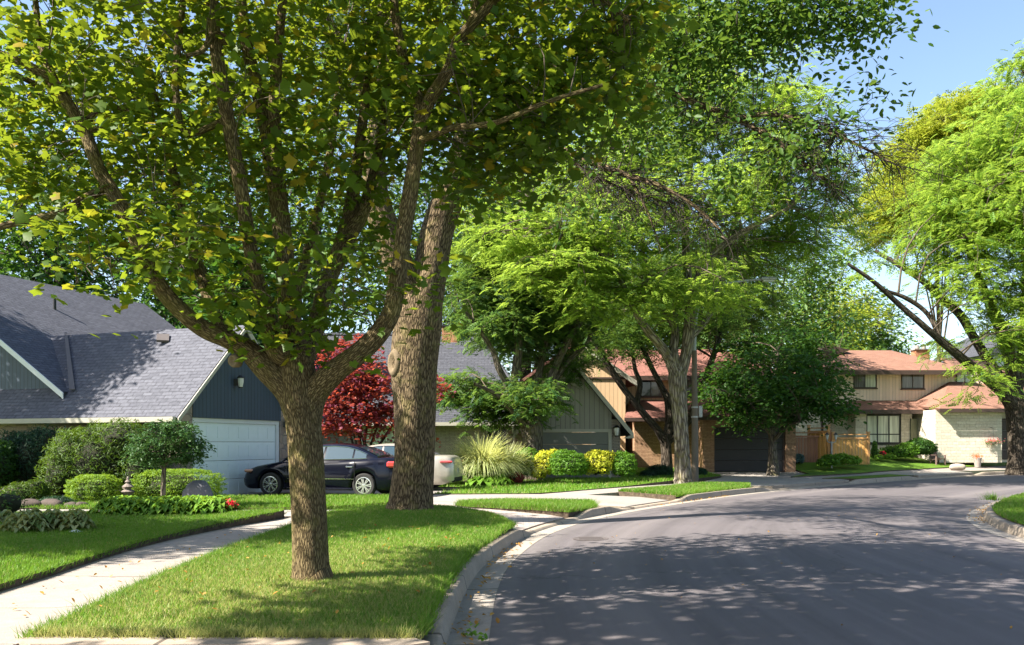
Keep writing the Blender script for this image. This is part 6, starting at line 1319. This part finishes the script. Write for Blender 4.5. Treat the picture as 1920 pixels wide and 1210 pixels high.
# flowers and pot at the bed
def flowers(label, px, py, D, rx, ry, n, lm='redflower'):
    t = thing('flower_clump', label, 'flowers'); c, r = L_(px, py, D, rx, ry, .15); q = c+rng.normal(size=(n, 3))*np.array(r)*.55
    leaves('petals', q, rng.normal(size=(n, 3))*.5+np.array([0, -.5, .6]), rng.normal(size=(n, 3)), np.full(n, .075), 'oval', ML[lm], t)
    q2_ = c-np.array([0, 0, r[2]*.8])+rng.normal(size=(n, 3))*np.array(r)*.5; leaves('foliage', q2_, rng.normal(size=(n, 3))+np.array([0, 0, 1]), rng.normal(size=(n, 3)), np.full(n, .09), 'leaf', ML['mid'], t)
    return finish(t, float(c[0]), float(c[1]))
flowers('red flowers left of the grey boulder, behind the hostas', 335, 939, 17.9, 12, 5, 90); flowers('red flowers at the right end of the hosta bed', 431, 946, 17.0, 10, 8, 130)
# paper scrap
o = mk('paper_scrap', [(0, 0, .01), (.12, -.02, .05), (.24, .01, .015), (.26, .1, .03), (.13, .13, .07), (.02, .11, .02)], [(0, 1, 4, 5), (1, 2, 3, 4)], MS['paper']); o.location = ((121-960)/F*13.3, 13.25, float(hl(-6.9, 13.3))+.03); so_ = o.modifiers.new('s', 'SOLIDIFY'); so_.thickness = .004; tag(o, 'crumpled white paper scrap on the grass beside the cream-edged hostas', 'litter')
# sidewalk paint and joint
xx = G(408, 1043); o = mk('path_paint', [(0, 0, 0), (.28, .04, 0), (.27, .10, 0), (.02, .06, 0)], [(0, 1, 2, 3)], simple('turquoise_marking', (.02, .38, .33), .8, var=.4, sc_=30)); o.location = (xx[0]-.1, xx[1], .135+.004); tag(o, kind='structure')
# manhole cover
xx = G(1108, 1013, lambda x, y: 0.0); b = MB(); b.lathe([(.30, 0), (.30, .006), (.27, .007), (.265, .004)], n=28)
for k in range(5): b.box((0, -.2+.1*k, .006), (.40, .03, .006))
o = b.build('manhole_cover', MS['dark']); zc_ = min(.05, .05); o.location = (xx[0], xx[1], .022); o.data.materials[0] = simple('worn_iron', (.085, .072, .07), .8); tag(o, 'small worn iron cover set in the asphalt near the left kerb', 'manhole cover')

# ------------------------------------------------------------------ street lamp
t = thing('street_lamp', 'tall slim street lamp post with a curved grey arm beside the locust trunk', 'street lamp'); D = 32.8
pts = [(1303, 905, 7.0), (1303, 800, 6.2), (1302, 700, 5.2), (1302, 658, 4.8)]
b = MB(); Q = [P(a, c, D) for a, c, _ in pts]; Q[0][2] = float(hl(Q[0][0], D))-.1; b.tube(Q, [r*D/F for *_, r in pts], 14); part('pole', b, MS['pole'], t)
b = MB(); b.tube(catmull([P(*q, D) for q in ((1302, 662), (1303, 620), (1308, 580), (1322, 552), (1345, 537), (1385, 528), (1425, 524))], 5), np.linspace(3.6, 2.0, 31)*D/F, 10); part('arm', b, MS['pole_grey'], t)
b = MB(); c = P(1440, 523, D); b.box((c[0], c[1], c[2]), (.62, .26, .14), bev=.05); hd = part('lamp_head', b, MS['metal'], t); b = MB(); b.box((c[0], c[1], c[2]-.09), (.42, .2, .05), bev=.02); part('lamp_glass', b, MS['lampglass'], hd)
b = MB()
for py in (764, 782): q = P(1302.5, py, D); b.lathe([(.135, -.03), (.135, .03)], q, 14)
q = P(1309, 772, D); b.box((q[0]+.08, q[1], q[2]), (.14, .16, .45), bev=.02); part('junction_box', b, MS['metal'], t)
finish(t, (1303-960)/F*D, D)
# twin lawn lantern
t = thing('lantern_post', 'short post with twin lanterns beside the golden fence', 'lamp post'); D = 43.4; x = (1559-960)/F*D; zb_ = float(hl(x, D))
b = MB(); b.tube([(x, D, zb_-.05), (x, D, zb_+1.4)], .045, 10); b.tube(catmull([(x-.22, D, zb_+1.5), (x-.2, D, zb_+1.38), (x, D, zb_+1.32), (x+.2, D, zb_+1.38), (x+.22, D, zb_+1.5)], 4), .022, 8); part('post', b, MS['pole_grey'], t)
for s_ in (-1, 1):
    b = MB(); b.lathe([(.045, 0), (.09, .22), (.10, .23)], (x+s_*.22, D, zb_+1.5), 8); l = part('lantern', b, MS['lampglass'], t); b = MB(); b.lathe([(.12, .23), (.05, .32), (.015, .36)], (x+s_*.22, D, zb_+1.5), 8); part('cap', b, MS['black'], l)
finish(t, x, D)
# adirondack chair
xc, yc = (1757-960)/F*48.3, 48.3; zc_ = float(hl(xc, yc))
t = thing('garden_chair', 'brown slatted adirondack chair between dark shrub and stone garage wall', 'chair', (xc, yc, zc_), .25)
b = MB(); 
for k in range(5): b.box((0, -.28+.11*k, .38-.03*k), (.52, .09, .02))
part('seat', b, MS['chair'], t); b = MB()
for k in range(5):
    Mx = Matrix.Rotation(-.35, 3, 'X'); b.box((-.22+.11*k, .32, .66), (.09, .02, .78-.05*abs(k-2)), Mx)
part('backrest', b, MS['chair'], t)
for s_ in (-1, 1):
    b = MB(); b.box((s_*.32, -.05, .56), (.12, .66, .025)); part('armrest', b, MS['chair'], t)
    b = MB(); b.box((s_*.29, -.28, .28), (.05, .09, .56)); part('leg', b, MS['chair'], t); b = MB(); b.box((s_*.27, .2, .2), (.04, .09, .42), Matrix.Rotation(.3, 3, 'X')); part('leg', b, MS['chair'], t)
# flower pot, hanging basket
xp, yp = (1833-960)/F*48.8, 48.8
t = thing('flower_pot', 'tall grey planter of orange flowers by the stone garage wall', 'flower pot', (xp, yp, float(hl(xp, yp))))
b = MB(); b.lathe([(.15, 0), (.21, .48), (.23, .50), (.23, .54), (.19, .54), (.18, .50)], n=16); part('pot', b, MS['pot'], t)
n = 220; q = rng.normal(size=(n, 3))*np.array([.16, .16, .08])+np.array([0, 0, .62]); leaves('flowers', q, rng.normal(size=(n, 3))+np.array([0, 0, 1.]), rng.normal(size=(n, 3)), np.full(n, .08), 'oval', ML['orangeflower'], t)
xb = 27.6; yb = 48.95; zb_ = 1.6-(829-832)*49/F-.05
t = thing('hanging_basket', 'hanging basket of pink flowers on the stone garage wall', 'hanging basket', (xb, yb, zb_-.1)); b = MB(); b.lathe([(.05, 0), (.14, .06), (.20, .16)], n=14); part('basket', b, MS['pot'], t)
b = MB(); b.tube([(0, 0, .14), (0, 0, .95)], .008, 5); b.tube([(0, 0, .95), (0, .25, .98)], .015, 5); part('bracket', b, MS['black'], t)
n = 260; q = rng.normal(size=(n, 3))*np.array([.2, .13, .08])+np.array([0, 0, .2]); leaves('flowers', q, rng.normal(size=(n, 3))+np.array([0, 0, 1.]), rng.normal(size=(n, 3)), np.full(n, .08), 'oval', ML['pinkflower'], t); q[:, 2] -= .08; leaves('foliage', q, rng.normal(size=(n, 3))+np.array([0, 0, 1.]), rng.normal(size=(n, 3)), np.full(n, .08), 'leaf', ML['mid'], t)

# ------------------------------------------------------------------ fallen leaves and gutter weeds
def litter(name, n, xy, zf_, sz, lm='dryleaf', label='fallen dry leaves'):
    p = np.array(xy[:n]); P3 = np.column_stack([p, zf_(p[:, 0], p[:, 1])]); o = leaves(name, P3, np.array([0, 0, 1.])+rng.normal(size=P3.shape)*.35, rng.normal(size=P3.shape), sz*(.6+.8*rng.random(n)), 'leaf', ML[lm], None); tag(o, label, 'fallen leaves', kind='stuff'); return o
pg = offs(EQ, .20); sel = pg[(pg[:, 1] > 6.5) & (pg[:, 1] < 30)]
idx = rng.integers(len(sel), size=420); clus = np.sin(idx*.11)+np.sin(idx*.047+2) > -.2; idx = idx[clus]
litter('fallen_leaves', len(idx), sel[idx]+rng.normal(size=(len(idx), 2))*.09, lambda x, y: S(x, y)+.018, .055, label='dry leaves gathered along the gutter')
pr = offs(RQ, -.22); selr = pr[(pr[:, 1] > 17) & (pr[:, 1] < 23)]; idx = rng.integers(len(selr), size=220)
litter('fallen_leaves', 220, selr[idx]+rng.normal(size=(220, 2))*.13, lambda x, y: S(x, y)+.02, .045, label='dry leaves piled at the tip of the right-hand kerb')
q = []; poly = LAWNS[0][0]
c_ = np.column_stack([rng.uniform(-3.8, .3, 500), rng.uniform(6.7, 14, 500)]); c_ = c_[inpoly(c_, poly)][:80]; litter('fallen_leaves', len(c_), c_, lambda x, y: hl(x, y)+.045, .05, label='scattered dry leaves on the near lawn')
c_ = np.column_stack([rng.uniform(-9, -5.5, 60), rng.uniform(9, 16, 60)]); litter('fallen_leaves', 60, c_, lambda x, y: hl(x, y)+.06, .05, label='scattered dry leaves on the left lawn')
c_ = np.column_stack([rng.uniform(-4.8, -4.0, 40), rng.uniform(7, 15, 40)]); litter('fallen_leaves', 40, c_, lambda x, y: hg(x, y)+.02, .05, label='dry leaves scattered on the sidewalk')
c_ = np.column_stack([rng.uniform(.3, 7.5, 90), rng.uniform(7, 20, 90)]); litter('fallen_leaves', 90, c_, lambda x, y: S(x, y)+.066, .035, label='specks of dry leaf on the asphalt')
for k, (px, py, s_) in enumerate([(888, 1196, 1.0), (905, 1205, .8), (872, 1195, .5)]):
    x, y = G(px, py, lambda a, b_: .0); t = thing('gutter_weed', ['tallest green weed sprouting from the gutter at the bottom edge', 'broad-leaved weed right of the tallest one in the gutter', 'tiny weed against the kerb face at the bottom edge'][k], 'weed'); n = 14
    q = np.array([x, y, .02])+np.abs(rng.normal(size=(n, 3)))*np.array([0, 0, .06])*s_+rng.normal(size=(n, 3))*np.array([.03, .03, 0])*s_
    leaves('leaves', q, rng.normal(size=(n, 3))*.5+np.array([0, 0, 1.]), rng.normal(size=(n, 3))+np.array([0, 0, .8]), np.full(n, .07*s_), 'leaf', ML['hosta'], t); finish(t, x, y, .0)
